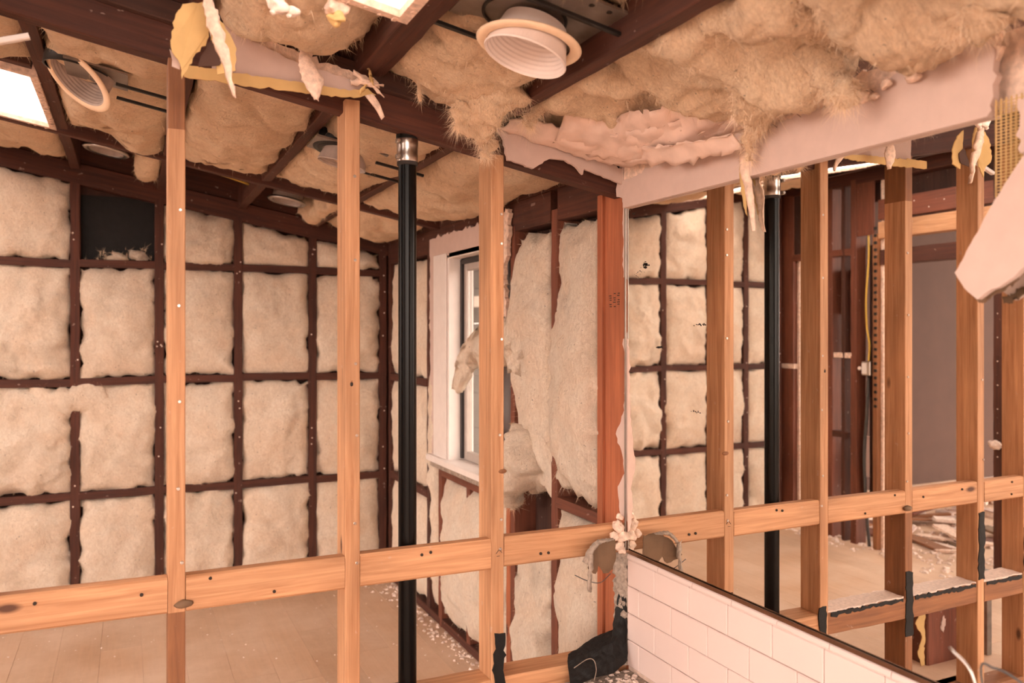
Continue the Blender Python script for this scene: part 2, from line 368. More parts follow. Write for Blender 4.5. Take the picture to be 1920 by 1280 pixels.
# ---- roof deck with skylight holes, two of them added out of view for light
SK1 = (-1.36, -.275, 2.88, 3.56); SK2 = (.05, .495, .62, 1.585); SK3_ADDED = (-1.36, -.66, 2.20, 2.76); SK4_ADDED = (-.98, -.645, 3.70, 4.37)
def slab(x0, x1, y0, y1, z0, z1): return [(x, y, roof(x)+z) for z in (z0, z1) for x, y in ((x0, y0), (x1, y0), (x1, y1), (x0, y1))]
holes = (SK1, SK2, SK3_ADDED, SK4_ADDED); xs = sorted({-6.2, 1.75, *(h[0] for h in holes), *(h[1] for h in holes)}); ys = sorted({-1.4, 5.4, *(h[2] for h in holes), *(h[3] for h in holes)})
vs_, fs = [], []
for i in range(len(xs)-1):
    for j in range(len(ys)-1):
        cx, cy = (xs[i]+xs[i+1])/2, (ys[j]+ys[j+1])/2
        if any(h[0] < cx < h[1] and h[2] < cy < h[3] for h in holes): continue
        b = len(vs_); vs_ += slab(xs[i], xs[i+1], ys[j], ys[j+1], .15, .17)
        fs += [(b, b+1, b+2, b+3), (b+7, b+6, b+5, b+4), (b, b+4, b+5, b+1), (b+1, b+5, b+6, b+2), (b+2, b+6, b+7, b+3), (b+3, b+7, b+4, b)]
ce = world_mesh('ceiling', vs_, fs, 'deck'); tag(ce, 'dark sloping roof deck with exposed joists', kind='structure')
JX = [-1.78, -1.39, -1.0, -.62, -.235, .145, .53, .91]
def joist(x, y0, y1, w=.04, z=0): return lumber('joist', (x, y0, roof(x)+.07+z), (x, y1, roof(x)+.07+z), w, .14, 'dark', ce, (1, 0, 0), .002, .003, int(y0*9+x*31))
for x in JX:
    if SK1[0] < x < SK1[1]:
        joist(x, 3.66, 4.44)
        if x > SK3_ADDED[1]: joist(x, 2.09, SK1[2]-.025)
    else: joist(x, 2.09, 3.58); joist(x, 3.66, 4.44)
    joist(x, -1.2, 2.03)
for x in (-2.2, -2.6, -3.0, -3.4, -3.8): joist(x, -1.2, 5.2)
joist(.565, 1.2, 2.03, .036, .012)     # doubled joist beside the near skylight
def raker(name, y0, y1, x0, x1, zb, h, mat='dark', parent=ce):
    y = (y0+y1)/2; return lumber(name, (x0, y, roof(x0, zb)+h/2), (x1, y, roof(x1, zb)+h/2), y1-y0, h, mat, parent, (0, 1, 0), .003, .003, 3)
lumber('header', (SK1[0]-.02, SK1[2]-.06, roof(SK1[0])+.07), (SK1[1]+.02, SK1[2]-.06, roof(SK1[1])+.07), .04, .14, 'dark', ce, (0, 1, 0))
raker('rafter', 3.605, 3.645, -4.3, 1.34, 2.108, .16)
raker('rafter', 2.12, 2.16, -4.3, -.95, 2.08, .16)
# ---- skylights
def skylight(n, x0, x1, y0, y1, label):
    r = empty('window_%d' % n, ((x0+x1)/2, (y0+y1)/2, roof((x0+x1)/2)+.14), label, kind='structure')
    t = .022
    for (a0, a1, b0, b1) in ((x0-t, x0, y0-t, y1+t), (x1, x1+t, y0-t, y1+t), (x0, x1, y0-t, y0), (x0, x1, y1, y1+t)):
        v = [(x, y, roof(x)+z) for z in (-.012, .03) for x, y in ((a0, b0), (a1, b0), (a1, b1), (a0, b1))]
        world_mesh('shaft_board', v, [(3, 2, 1, 0), (4, 5, 6, 7), (0, 1, 5, 4), (1, 2, 6, 5), (2, 3, 7, 6), (3, 0, 4, 7)], 'gypsum', r)
    v = [(x, y, roof(x)+.004) for x, y in ((x0, y0), (x1, y0), (x1, y1), (x0, y1))]
    world_mesh('pane', v, [(3, 2, 1, 0)], 'acrylic', r)
    R = random.Random(n); pts = []
    for _ in range(120):
        s = R.random(); e = R.choice((0, 1, 2, 3)); x = x0+(x1-x0)*s if e < 2 else (x0-.014, x1+.014)[e-2]; y = y0+(y1-y0)*s if e > 1 else (y0-.014, y1+.014)[e]
        pts.append(((x+R.gauss(0, .004), y+R.gauss(0, .004), roof(x)-.014), R.uniform(.003, .009)))
    tag(crumbs('plaster_crust', pts, 'gypsum', r, n), kind='stuff'); return r
skylight(2, *SK1, 'bright skylight in the sloping ceiling over the back room')
skylight(5, *SK4_ADDED, 'small added skylight out of view, brightening the back wall')  # unseen skylight added to brighten the back wall
skylight(4, *SK3_ADDED, 'added skylight out of view behind the stud wall, brightening the back room')  # unseen skylight added for more daylight in the back room
skylight(3, *SK2, 'bright skylight above the open stud wall, beside the puffy insulation')
wre = empty('wall_rear', (0, -1.3, 0), 'unseen wall behind the camera, its opening narrowed to cut the light', kind='structure')  # unseen wall added to hold back daylight from behind the camera
box('wall_panel', (-6.2, -1.4, 0), (-1.7, -1.3, 3.3), 'drywall', wre, 0); box('wall_panel', (.3, -1.4, 0), (1.4, -1.3, 2.2), 'drywall', wre, 0)
#================================================================== BACK WALL
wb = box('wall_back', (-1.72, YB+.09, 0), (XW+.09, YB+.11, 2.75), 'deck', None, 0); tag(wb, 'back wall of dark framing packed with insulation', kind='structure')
BX = [-1.60, -1.30, -.98, -.60, -.237, .137, .515, .90, 1.292]; BZ = [1.712, 1.138, .584]
def plate(x): return 2.055-KS*x
for i, x in enumerate(BX):
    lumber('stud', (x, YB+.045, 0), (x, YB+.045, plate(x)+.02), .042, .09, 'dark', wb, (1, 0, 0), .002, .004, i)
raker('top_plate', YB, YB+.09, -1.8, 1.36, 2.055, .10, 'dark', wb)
raker('top_plate', YB+.02, YB+.09, -1.8, 1.36, 2.15, .12, 'dark', wb)
for i in range(len(BX)-1):
    for z in BZ: lumber('fire_block', (BX[i]+.02, YB+.045, z+rnd.uniform(-.006, .006)), (BX[i+1]-.02, YB+.045, z+rnd.uniform(-.006, .006)), .09, .038, 'dark', wb, (0, 1, 0), .002, .003, i)
    lumber('bottom_plate', (BX[i], YB+.045, .02), (BX[i+1], YB+.045, .02), .09, .038, 'dark', wb, (0, 1, 0))
screws(wb, [(x+rnd.uniform(-.012, .012), YB-.001, rnd.uniform(.5, plate(x))) for x in BX for _ in range(7)], (0, -1, 0), 'gravelwhite')
rows = ['bottom row', 'second row up', 'third row up', 'top row']
cols = ['last mirrored bay', 'second to last mirrored bay', 'bay mirrored nearest the corner', 'bay at the left photo edge', 'bay left of the first stud', 'bay right of the first stud', 'bay left of the second stud', 'corner bay']
zs = [.035]+sorted(BZ)+[None]
for i in range(len(BX)-1):
    for r in range(4):
        if r == 3 and i == 4: continue
        x0, x1 = BX[i]+.02, BX[i+1]-.02; z0 = zs[r]+.018; top = None
        sh = None
        if r < 3: z1 = zs[r+1]-.018
        else:
            z1 = plate(x0)-.004; drop = KS*(x1-x0)
            def sh(s, t, d=drop): return (0, -d*s*t, 0)
        big = (r == 2 and i == 3) or (r == 1 and i == 3)
        batt('insulation_batt', (x0-.004, YB, z0), (1, 0, 0), (0, 0, 1), (0, -1, 0), x1-x0+.008, z1-z0, 'batt',
             'pale back wall insulation batt, %s, %s' % (rows[r], cols[i]), 'insulation batts in the back wall', bulge=.030 if not big else .05, edge=(.019,)*4, lump=.026 if not big else .04, seed=i*7+r*3, shape=sh, fuzz=520, fl=(.005, .016), fw=.0007)
box('black_backing', (BX[4]+.02, YB+.075, BZ[0]), (BX[5]-.02, YB+.089, plate(.0)), 'tar', wb, 0)  # black panel closing the back of the empty bay
# torn fluff that covers the stud at the left and dusty fibres in the empty bay
batt('insulation_scrap', (-.43, YB-.012, .985), (1, 0, 0), (0, 0, 1), (0, -1, 0), .33, .135, 'batt', 'ragged insulation scrap bulging over the dark stud near the left photo edge', None, .004, .03, (.03,)*4, .014, 91, p=4, fuzz=600, fl=(.01, .03))
R = random.Random(3)
fb = [((R.uniform(-.20, .10), YB+.03+R.uniform(-.02, .04), 1.735+abs(R.gauss(0, .03))), (0, -1, .6)) for _ in range(40)]
df = blob('dust_fluff', (-.05, YB+.05, 1.752), .03, 'batt', None, .8, 25, 3, 4, (1.3, .7, .8)); tag(df, 'dusty grey fluff lying in the empty black bay of the back wall', 'dust')
fibres('loose_fibres', fb, df, 260, (.015, .05), .0007, 4, .1)
blob('tuft', (.035, YB+.05, 1.755), .035, 'batt', df, .9, 22, 3, 9, (1.2, .6, .9))
#================================================================== WINDOW WALL
ww = empty('wall_far_right', (XW+.1, 3.2, 0), 'window wall of old framing with exposed insulation', kind='structure')
WY0, WY1, WZ0, WZ1 = 2.95, 3.45, .80, 1.715
for nm, a, b in (('sheathing', (2.0, 0), (WY0, 2.0)), ('sheathing', (WY1, 0), (4.6, 2.0)), ('sheathing', (WY0, 0), (WY1, WZ0)), ('sheathing', (WY0, WZ1), (WY1, 2.0))):
    box(nm, (XW+.09, a[0], a[1]), (XW+.11, b[0], b[1]), 'deck', ww, 0)
def wst(y, z0, z1, mat='dark', w=.04, x=0): return lumber('stud', (XW+.045+x, y, z0), (XW+.045+x, y, z1), .09, w, mat, ww, (1, 0, 0), .002, .004, int(y*50))
wst(4.42, 0, 1.86); wst(3.765, 0, 1.86); wst(3.60, 0, .72, 'redbrown'); wst(2.80, 0, 1.78, 'redbrown', .04); wst(2.84, 0, .76, 'red', .035); wst(2.465, 0, 1.80, 'redbrown', .045); wst(3.25, 0, .72, 'redbrown')
for y0, y1 in ((2.16, 2.44), (2.49, 4.44)):
    lumber('top_plate', (XW+.045, y0, 1.815), (XW+.045, y1, 1.815), .09, .11, 'dark', ww, (1, 0, 0), .003, .003, 5)
lumber('top_plate', (XW+.045, 2.0, 1.90), (XW+.045, 4.5, 1.90), .09, .06, 'dark', ww, (1, 0, 0), .003, .003, 6)
for y0, y1, z in ((3.79, 4.40, 1.13), (3.79, 4.40, .585)): lumber('fire_block', (XW+.045, y0, z), (XW+.045, y1, z), .09, .038, 'dark', ww, (1, 0, 0), .002, .003)
lumber('fire_block', (XW+.04, 2.17, .800), (XW+.04, 2.445, .800), .09, .036, 'redbrown', ww, (1, 0, 0), .002, .003)
lumber('sill_plate', (XW+.045, 2.82, .725), (XW+.045, 3.62, .725), .09, .04, 'redbrown', ww, (1, 0, 0), .002, .003)
lumber('bottom_plate', (XW+.045, 2.1, .02), (XW+.045, 4.4, .02), .09, .038, 'dark', ww, (1, 0, 0))
lumber('corner_post', (XW+.045, 2.071, 0), (XW+.045, 2.071, 1.86), .09, .166, 'red', ww, (1, 0, 0), .003)
cp = lumber('corner_board', (XW-.004, 2.15, 0), (XW-.004, 2.15, 1.80), .03, .012, 'red', ww, (0, 1, 0), .001)
for k in range(3):    # grade stamp on the post
    for q in range(7):
        if (q*3+k*5) % 4: box('stamp_mark', (XW-.0012, 2.053+k*.022+.001*(q % 2), 1.455+q*.0065), (XW+.001, 2.053+k*.022+.009+.002*(q % 3), 1.4575+q*.0065), 'mark', ww, 0)
U, Z, NX = (0, 1, 0), (0, 0, 1), (-1, 0, 0)
def wbatt(y0, y1, z0, z1, label, seed, **k):
    d = dict(bulge=.03, depth=.07, edge=(.014,)*4, lump=.018, fuzz=500, fl=(.006, .02)); d.update(k)
    return batt('insulation_batt', (XW, y0, z0), U, Z, NX, y1-y0, z1-z0, 'batt' if 'm' not in d else d.pop('m'), label, 'insulation batts in the window wall', seed=seed, **d)
wbatt(3.79, 4.39, .05, .56, 'narrow-looking batt at the floor of the corner bay left of the window', 21)
wbatt(3.79, 4.39, .61, 1.11, 'middle batt of the corner bay left of the window, behind the black pipe', 22)
wbatt(3.79, 4.39, 1.155, 1.74, 'top batt of the corner bay left of the window, behind the black pipe', 23)
wbatt(3.63, 3.74, .05, 1.74, 'slim strip of insulation squeezed beside the left window casing', 24, bulge=.02, edge=(.02,)*4)
wbatt(2.87, 3.58, .06, .70, 'sagging insulation batt under the window sill', 25, bulge=.055, lump=.03, edge=(.03, .03, .02, .02))
def lean(s, t): return (-.03*math.sin(t*5)*(1-s), 0, .03*math.exp(-((t-.62)/.12)**2))
wbatt(2.495, 2.775, .80, 1.735, 'torn insulation batt right of the window, with a messy bulge in its middle', 26, bulge=.04, lump=.032, edge=(.03, .02, .05, .02), shape=lean, fuzz=900, fl=(.01, .03))
wbatt(2.49, 2.78, .06, .60, 'lower insulation batt right of the window, slumped below the dark gap', 27, bulge=.05, lump=.03, edge=(.03, .02, .02, .06), fuzz=700)
def lean2(s, t): return (.05*(1-t)*0+.03*max(0, t-.55)*-(1-s)*0, 0, .015*math.sin(t*6))
wbatt(2.165, 2.475, .845, 1.745, 'tall full insulation batt beside the orange corner post', 28, bulge=.055, lump=.026, edge=(.02, .04, .03, .02), shape=lean2, fuzz=900, fl=(.008, .025))
wbatt(2.165, 2.44, .06, .775, 'lower insulation batt beside the orange corner post, under the cross block', 29, bulge=.045, lump=.024, fuzz=600)
# messy tuft pulled across the window and the gap under it
t = ribbon('insulation_tuft', [atX(u, v, x) for u, v, x in ((990, 640, 1.29), (950, 600, 1.27), (905, 605, 1.25), (878, 632, 1.24), (860, 668, 1.25), (856, 728, 1.27))], [atX(u, v, x) for u, v, x in ((985, 700, 1.30), (950, 690, 1.28), (912, 695, 1.27), (893, 688, 1.26), (880, 697, 1.26), (861, 732, 1.27))], 'batt', None, .025, 10, 10, .03, (-.03, 0, 0), 3, .003)
tag(t, 'loose insulation wad pulled out in front of the window pane', 'insulation')
fibres('loose_fibres', [(v.co+WM[t.name].translation, v.normal) for v in t.data.vertices], t, 900, (.008, .025), .0004, 8)
t = tube('insulation_tuft', [(XW-.02, 2.66, 1.03), (XW-.05, 2.63, .95), (XW-.05, 2.66, .86), (XW-.04, 2.72, .78), (XW-.02, 2.76, .72)], [.06, .09, .085, .05, .01], 'batt', None, 16, 10, .05, 14, 6, .6)
tag(t, 'loose insulation wad drooping over the dark gap right of the window', 'insulation')
fibres('loose_fibres', [(t.data.vertices[i].co+WM[t.name].translation, t.data.vertices[i].normal) for i in range(0, len(t.data.vertices), 3)], t, 900, (.008, .03), .0006, 9)
# window
wn = empty('window_1', (XW, 3.2, WZ0), 'white framed window in the insulated side wall', kind='structure')
def yz(X): return lambda p: V((X, p[0], p[1]))
sheet('casing', jag([(3.675, .78), (3.69, 1.82), (2.90, 1.825), (2.90, 1.715), (3.45, 1.715), (3.45, .78)], .004, .02, 4, (2, 3, 4, 5)), yz(XW-.02), .018, (1, 0, 0), 'drywall', wn)
box('casing', (XW-.028, 3.45, .80), (XW-.02, 3.615, 1.735), 'vinyl', wn, .003)
sheet('casing', [(2.88, .78), (2.88, 1.82), (2.95, 1.82), (2.95, .78)], yz(XW-.02), .018, (1, 0, 0), 'drywall', wn)
box('jamb', (XW-.02, 3.43, WZ0), (XW+.10, 3.452, WZ1+.01), 'vinyl', wn); box('jamb', (XW-.02, 2.94, WZ0), (XW+.10, 2.962, WZ1+.01), 'vinyl', wn)
box('head_jamb', (XW-.02, 2.96, WZ1-.005), (XW+.10, 3.43, WZ1+.02), 'vinyl', wn)
box('sill', (XW-.05, 2.90, .775), (XW+.10, 3.66, .805), 'vinyl', wn, .004); box('sill_bed', (XW-.03, 2.88, .747), (XW+.06, 3.655, .776), 'mortar', wn, .004)
for y in (2.970, 3.421): box('gasket', (XW+.035, y-.010, WZ0+.01), (XW+.06, y+.010, WZ1-.01), 'gasket', wn, .001)
box('gasket', (XW+.035, 2.97, WZ1-.03), (XW+.06, 3.42, WZ1-.006), 'gasket', wn, .001)
for y in (2.985, 3.395): box('sash_frame', (XW+.045, y-.014, WZ0+.006), (XW+.075, y+.014, WZ1-.02), 'sash', wn, .004)
for z in (WZ0+.025, WZ1-.04): box('sash_frame', (XW+.045, 3.0, z-.02), (XW+.075, 3.38, z+.02), 'sash', wn, .004)
box('pane', (XW+.056, 3.0, WZ0+.03), (XW+.060, 3.38, WZ1-.04), 'glass', wn, 0)
# torn drywall right of the window
tp = sheet('drywall_remnant', jag([(2.90, 1.30), (2.905, 1.83), (2.79, 1.845), (2.80, 1.70), (2.835, 1.60), (2.81, 1.45), (2.845, 1.33)], .006, .012, 8, (0,)), yz(XW-.022), .016, (1, 0, 0), 'gypsum'); tag(tp, 'crumbling drywall strip left hanging right of the window', 'drywall')
# neighbouring house seen through the pane
nb = empty('neighbour_house', (2.9, 4.4, -.3), 'blurred neighbouring house wall seen through the window pane', 'building')
for k in range(16): box('siding_board', (2.9+(k % 2)*.004, 3.0, -.3+k*.16), (2.93, 9.5, -.3+k*.16+.157), 'siding', nb, .002)
lumber('shade_eave', (2.2, 3.0, 2.30), (2.2, 9.5, 2.30), 1.3, .12, 'roofing', nb, (1, 0, 0)); lumber('fascia', (2.6, 3.0, 1.60), (2.6, 9.5, 1.66), .03, .09, 'roofing', nb, (1, 0, 0))  # wide unseen eave added over the gap to darken the siding
#================================================================== FRONT STUD WALL
wf = empty('wall_front', (.5, YF, 0), 'open stud wall of bright pine with blocking', kind='structure')
def zbeam(x): return 2.025-KS*x
bm_ = raker('beam', YF+.022, YF+.068, -4.3, 1.40, 2.025, .24, 'dark', wf)
raker('beam', YF+.07, YF+.11, -4.3, 1.40, 2.045, .22, 'dark', wf)
raker('beam_strip', YF-.004, YF+.020, -.6, .90, 2.105, .05, 'deck', wf)
def fstud(x, z0, z1, mat='pine', w=.037, d=.089, dy=0): return lumber('stud', (x, YF+.0445+dy, z0), (x, YF+.0445+dy, z1), w, d, mat, wf, (1, 0, 0), .002, 0, int(x*100))
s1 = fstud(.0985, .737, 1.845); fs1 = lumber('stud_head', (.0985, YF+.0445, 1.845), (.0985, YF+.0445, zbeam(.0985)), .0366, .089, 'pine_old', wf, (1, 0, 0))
lumber('stud_foot', (.0985, YF+.0445, 0), (.0985, YF+.0445, .737), .0372, .089, 'pine_old', wf, (1, 0, 0))
s2 = fstud(.5065, 0, zbeam(.5065)+.03, dy=-.002); s3 = fstud(.9055, 0, zbeam(.9055)+.004); s0 = fstud(-.29, 0, zbeam(-.29)); sm = fstud(-.56, 0, zbeam(-.56)); 
fstud(-.96, 0, zbeam(-.96), 'pine_old'); fstud(-1.36, 0, zbeam(-1.36), 'pine_old')
EDG = [-.94, -.58, -.54, -.31, -.27, .08, .117, .488, .525, .887, .924, 1.32]
for a, b in zip(EDG[::2], EDG[1::2]):
    d = rnd.uniform(-.003, .003)
    bl = lumber('block', (a+.001, YF+.019+d*.5, .778+d), (b-.001, YF+.019+d*.5, .778-d*.5), .038, .082, 'pine', wf, (0, 1, 0), .005)
    screws(bl, [(rnd.uniform(a+.05, b-.05), YF-.001, .778+rnd.uniform(-.03, .03)) for _ in range(2)], (0, -1, 0), 'mark')
    if a > -.6: lumber('low_block', (a+.001, YF+.045+d, .400+d), (b-.001, YF+.045, .400-d), .089, .074, 'pine_old' if b < .6 else 'pine', wf, (0, 1, 0), .003, .002)
for a, b in ((-.268, .078), (-.538, -.312), (.12, .486)):
    R_ = random.Random(int(a*100)); q = jag([(a, YF+.004), (b, YF+.004), (b, YF+.086), (a, YF+.086)], .003, .02, int(a*50)); sheet('plaster_skim', q, lambda p: V((p[0], p[1], .4365)), .006, (0, 0, 1), 'gravelwhite', wf)
    q = jag([(a+.01, .425), (b-.01, .425), (b-.01, .4375), (a+.01, .4375)], .0025, .012, int(a*70)); sheet('tar_paper', q, lambda p: V((p[0], YF-.003, p[1])), .003, (0, 1, 0), 'tar', wf)
lumber('bottom_plate', (-4.2, YF+.045, .02), (1.3, YF+.045, .02), .089, .04, 'pine_old', wf, (0, 1, 0))
for s, x, L in ((s1, .1045, (1.66, 1.44, 1.22, 1.02, .85)), (s2, .512, (1.77, 1.56, 1.30, 1.12, .90, .80)), (s3, .915, (1.70, 1.62, 1.36, 1.10, .87, .79)), (s0, -.30, (1.6, 1.2, .9))): screws(s, [(x+rnd.uniform(-.004, .006), YF-.001, z) for z in L])
for s, x, z0, z1, sd in ((s2, .512, .28, .46, 1), (s3, .909, .10, .56, 2), (s0, -.292, .45, .70, 3), (sm, -.56, .45, .62, 4)):
    sheet('tar_paper', jag([(x-.016, z0), (x+.018, z0), (x+.018, z1), (x-.014, z1+.004)], .003, .014, sd), lambda p: V((p[0], YF-.004, p[1])), .0035, (0, 1, 0), 'tar', s)
sheet('tar_paper', jag([(.082, .30), (.118, .30), (.117, .53), (.082, .525)], .002, .014, 9), lambda p: V((p[0], YF-.004, p[1])), .0035, (0, 1, 0), 'tar', s1)
for (xa, za, xb, zb) in ((.9, .778, .909, .789), (.909, .789, .918, .779), (.902, .771, .911, .7715)): lumber('pencil_mark', (xa, YF-.0006, za), (xb, YF-.0006, zb), .0016, .001, 'mark', s3, (0, 1, 0), .0001)
blob('knot', (.5035, YF+.001, 1.252), .011, 'pine_old', s2, .1, 20, 2, 1, (.75, .3, 1.25)); blob('knot_hole', (.5035, YF-.001, 1.249), .006, 'mark', s2, .1, 20, 2, 1, (.8, .35, 1.1))
blob('knot', (.919, YF+.001, 1.0), .013, 'pine_old', s3, .2, 20, 2, 1, (1, .25, .5))
# chipped wood at the first stud's block joint
ck = blob('splinter', (.112, YF-.004, .755), .016, 'brownpaper', s1, .6, 40, 2, 5, (1.3, .5, .7))
# ---- vent pipe
vp = empty('vent_pipe', (.671, YF+.066, 0), 'glossy black plastic vent pipe with steel coupling rising behind the blocks', 'pipe')
PX, PY = .671, YF+.066
cyl('pipe', (PX, PY, 0), (PX, PY, 1.86), .0242, 'abs', vp, 36)
lathe('coupling_sleeve', [(.0245, 0), (.0275, .001), (.0275, .078), (.0245, .079)], Matrix.Translation(V((PX, PY, 1.822))), 'gasket', vp, 36)
cb = lathe('coupling_band', [(.0277, 0), (.0284, .002), (.0284, .018), (.0278, .020), (.0278, .040), (.0284, .042), (.0284, .058), (.0277, .06)], Matrix.Translation(V((PX, PY, 1.832))), 'steel', vp, 36)
for z in (1.842, 1.883):
    k = cyl('clamp_screw', (PX-.031, PY-.026, z), (PX-.031, PY-.004, z), .0048, 'steel', cb, 12); box('clamp_housing', (PX-.036, PY-.020, z-.006), (PX-.027, PY-.008, z+.006), 'steel', cb, .001)
lathe('pipe_collar', [(.0245, 0), (.030, .002), (.030, .03), (.0245, .032)], Matrix.Translation(V((PX, PY, 1.893))), 'abs', vp, 36)
#================================================================== MIRROR WALL
wr = box('wall_right', (XM+.022, -1.3, 0), (XM+.10, 1.985, 1.88), 'gypsum', None, 0); tag(wr, 'tiled wall with a white drywall band over the mirror', kind='structure')
box('grout_bed', (XM+.004, .15, .405), (XM+.021, 1.985, .742), 'grout', wr, 0)
RB = [.725, .648, .570, .493, .418]; TL = .150; tdat = {}
for r in range(4):
    z1, z0 = RB[r], RB[r+1]; yj = (1.85 if r % 2 == 0 else 1.925)+TL
    while yj > .2:
        a, b = max(yj-TL, .16), min(yj, 1.984); k = (r if r in (0, 3) else 1, round(b-a, 3))
        if k not in tdat: o = box('tile', (XM-.002, a+.0009, z0+.0009), (XM+.008, b-.0009, z1-.0009), 'tile', wr, .0022); tdat[k] = o.data
        else: o = bpy.data.objects.new('tile', tdat[k]); place(o, Matrix.Translation(V((XM+.003, (a+b)/2, z0+.0009))), wr)
        yj -= TL
yj = 1.984
while yj > .2:
    a = max(yj-.15, .16)
    vs_ = []; fs = []
    prof = [(0.008, 0), (-.002, 0), (-.003, .004), (-.001, .012), (.004, .017), (.008, .018)]
    for y in (a+.0008, yj-.0008): vs_ += [V((XM+px_, y, .7255+pz)) for px_, pz in prof]
    n = len(prof); fs = [(i, (i+1) % n, n+(i+1) % n, n+i) for i in range(n)]+[tuple(range(n)), tuple(range(2*n-1, n-1, -1))]
    world_mesh('cap_tile', vs_, fs, 'tile', wr, False); yj -= .15
# drywall band above the mirror with a torn upper edge
band = jag([(1.985, 1.737), (.885, 1.737), (.868, 1.80), (.88, 1.868), (1.02, 1.872), (1.10, 1.842), (1.35, 1.838), (1.62, 1.850), (1.80, 1.835), (1.985, 1.815)], .0035, .011, 5, (0,))
sheet('drywall_band', band, yz(XM-.016), .015, (1, 0, 0), 'drywall', wr)
gy = jag([(1.40, 1.815), (1.0, 1.83), (.87, 1.83), (.87, 1.885), (1.40, 1.878)], .005, .012, 6); sheet('gypsum_edge', gy, yz(XM-.012), .010, (1, 0, 0), 'gypsum', wr)
gy = jag([(1.985, 1.80), (1.40, 1.82), (1.40, 1.868), (1.985, 1.868)], .005, .012, 16); sheet('gypsum_edge', gy, yz(XM-.010), .008, (1, 0, 0), 'gypsum', wr)
mi = box('mirror', (XM, .12, .748), (XM+.005, 1.985, 1.739), 'mirror', None, 0); tag(mi, 'large wall mirror above the pale tiles, reflecting the stripped room', 'mirror')
def speck(u, v, n, sp, seed, s=.002):
    R = random.Random(seed); pts = []
    vs_, fs = [], []; c = atX(u, v, XM)
    for _ in range(n):
        q = c+V((0, R.gauss(0, sp[0]), R.gauss(0, sp[1]))); a, b = s*R.uniform(.4, 1.3), s*R.uniform(.4, 1.2); i = len(vs_)
        for X in (XM-.0009, XM): vs_ += [V((X, q.y+y_, q.z+z_)) for y_, z_ in ((-a, -b), (a, -b*.6), (a*.8, b), (-a*.7, b*.8))]
        fs += [(i, i+1, i+2, i+3), (i+7, i+6, i+5, i+4)]+[(i+k, i+4+k, i+4+(k+1) % 4, i+(k+1) % 4) for k in range(4)]
    tag(world_mesh('tarnish_spot', vs_, fs, 'mark', mi), kind='stuff')
sheet('painted_reflection', jag([(1.984, .80), (1.972, .81), (1.955, .88), (1.968, .93), (1.945, 1.0), (1.962, 1.09), (1.972, 1.20), (1.976, 1.33), (1.984, 1.36)], .002, .01, 3, (8,)), yz(XM-.0006), .0006, (1, 0, 0), 'torn', mi)  # beige sheet paints the torn paper's reflection along the mirror edge
speck(1211, 497, 26, (.006, .004), 1, .003); speck(1197, 510, 14, (.008, .008), 2, .001); speck(1312, 608, 14, (.012, .0012), 3, .0018); speck(1238, 651, 16, (.009, .001), 4, .0025); speck(1305, 772, 10, (.014, .001), 5, .0012); speck(1190, 400, 8, (.006, .002), 6, .0015)
ch_ = empty('metal_channel', (XM-.004, 1.1, .742), 'thin brown metal channel holding the mirror above the tiles', 'metal strip')
box('channel_lip', (XM-.007, .12, .743), (XM-.0035, 1.985, .7535), 'bronze', ch_, .001); box('channel_base', (XM-.0035, .12, .743), (XM+.001, 1.985, .7465), 'blackmetal', ch_, .0005)
ve = lumber('mirror_edge_strip', (XM-.004, 1.990, .75), (XM-.004, 1.990, 1.737), .004, .006, 'galv', None, (1, 0, 0), .001); tag(ve, 'vertical shiny metal strip along the left edge of the mirror', 'metal strip')
# paper and plaster left on the corner
o = sheet('drywall_scrap', jag([(1.993, 1.53), (2.016, 1.54), (2.022, 1.80), (1.993, 1.83)], .0025, .012, 3, (3,)), yz(XM+.006), .013, (1, 0, 0), 'drywall'); tag(o, 'narrow painted drywall strip on the corner post beside the mirror top', 'drywall')
o = sheet('drywall_scrap', jag([(1.993, .82), (2.045, .85), (2.055, .92), (2.018, .965), (2.03, 1.02), (2.065, 1.075), (2.02, 1.15), (2.014, 1.30), (2.025, 1.36), (1.993, 1.385)], .003, .012, 4, (9,)), yz(XM+.011), .008, (1, 0, 0), 'drywall'); tag(o, 'torn white drywall paper running down the orange corner post', 'drywall')
o = sheet('drywall_scrap', jag([(1.99, 1.765), (2.025, 1.775), (2.02, 1.85), (1.99, 1.86)], .003, .012, 4), yz(XM-.012), .008, (1, 0, 0), 'drywall'); tag(o, 'small broken drywall chip at the upper corner of the mirror', 'drywall')
mo = empty('mortar_edge', (XM+.005, 2.03, .42), 'rough grey mortar edge beside the pale tiles', 'mortar')
vs_, fs = [], []; nz, nyy = 60, 12
for j in range(nz+1):
    for i in range(nyy+1):
        y = 1.988+.075*i/nyy; z = .415+.325*j/nz; q = V((0, y, z)); e = math.sin(math.pi*i/nyy)**.5
        vs_.append(V((XM+.006-.012*e-.012*fbm(q, 60, 5), y+(.012*fbm(q, 40, 4) if i == nyy else 0)+.012*(j/nz-.5)*(i/nyy), z)))
for j in range(nz):
    for i in range(nyy): a = j*(nyy+1)+i; fs.append((a, a+1, a+nyy+2, a+nyy+1))
world_mesh('mortar_face', vs_, fs, 'mortar', mo, True); box('mortar_core', (XM+.004, 1.988, .415), (XM+.022, 2.055, .735), 'mortar', mo, .003)
pc = empty('plaster_clump', (XM-.01, 2.0, .80), 'crumbly foamy plaster clump where the block meets the mirror corner', 'plaster')
for k, (u, v, r) in enumerate(((1160, 985, .016), (1152, 1003, .014), (1166, 1005, .017), (1160, 1022, .012), (1168, 1030, .011), (1163, 970, .010))): blob('plaster_lump', atY(u, v, 1.995), r, 'gypsum', pc, .7, 60, 3, k)
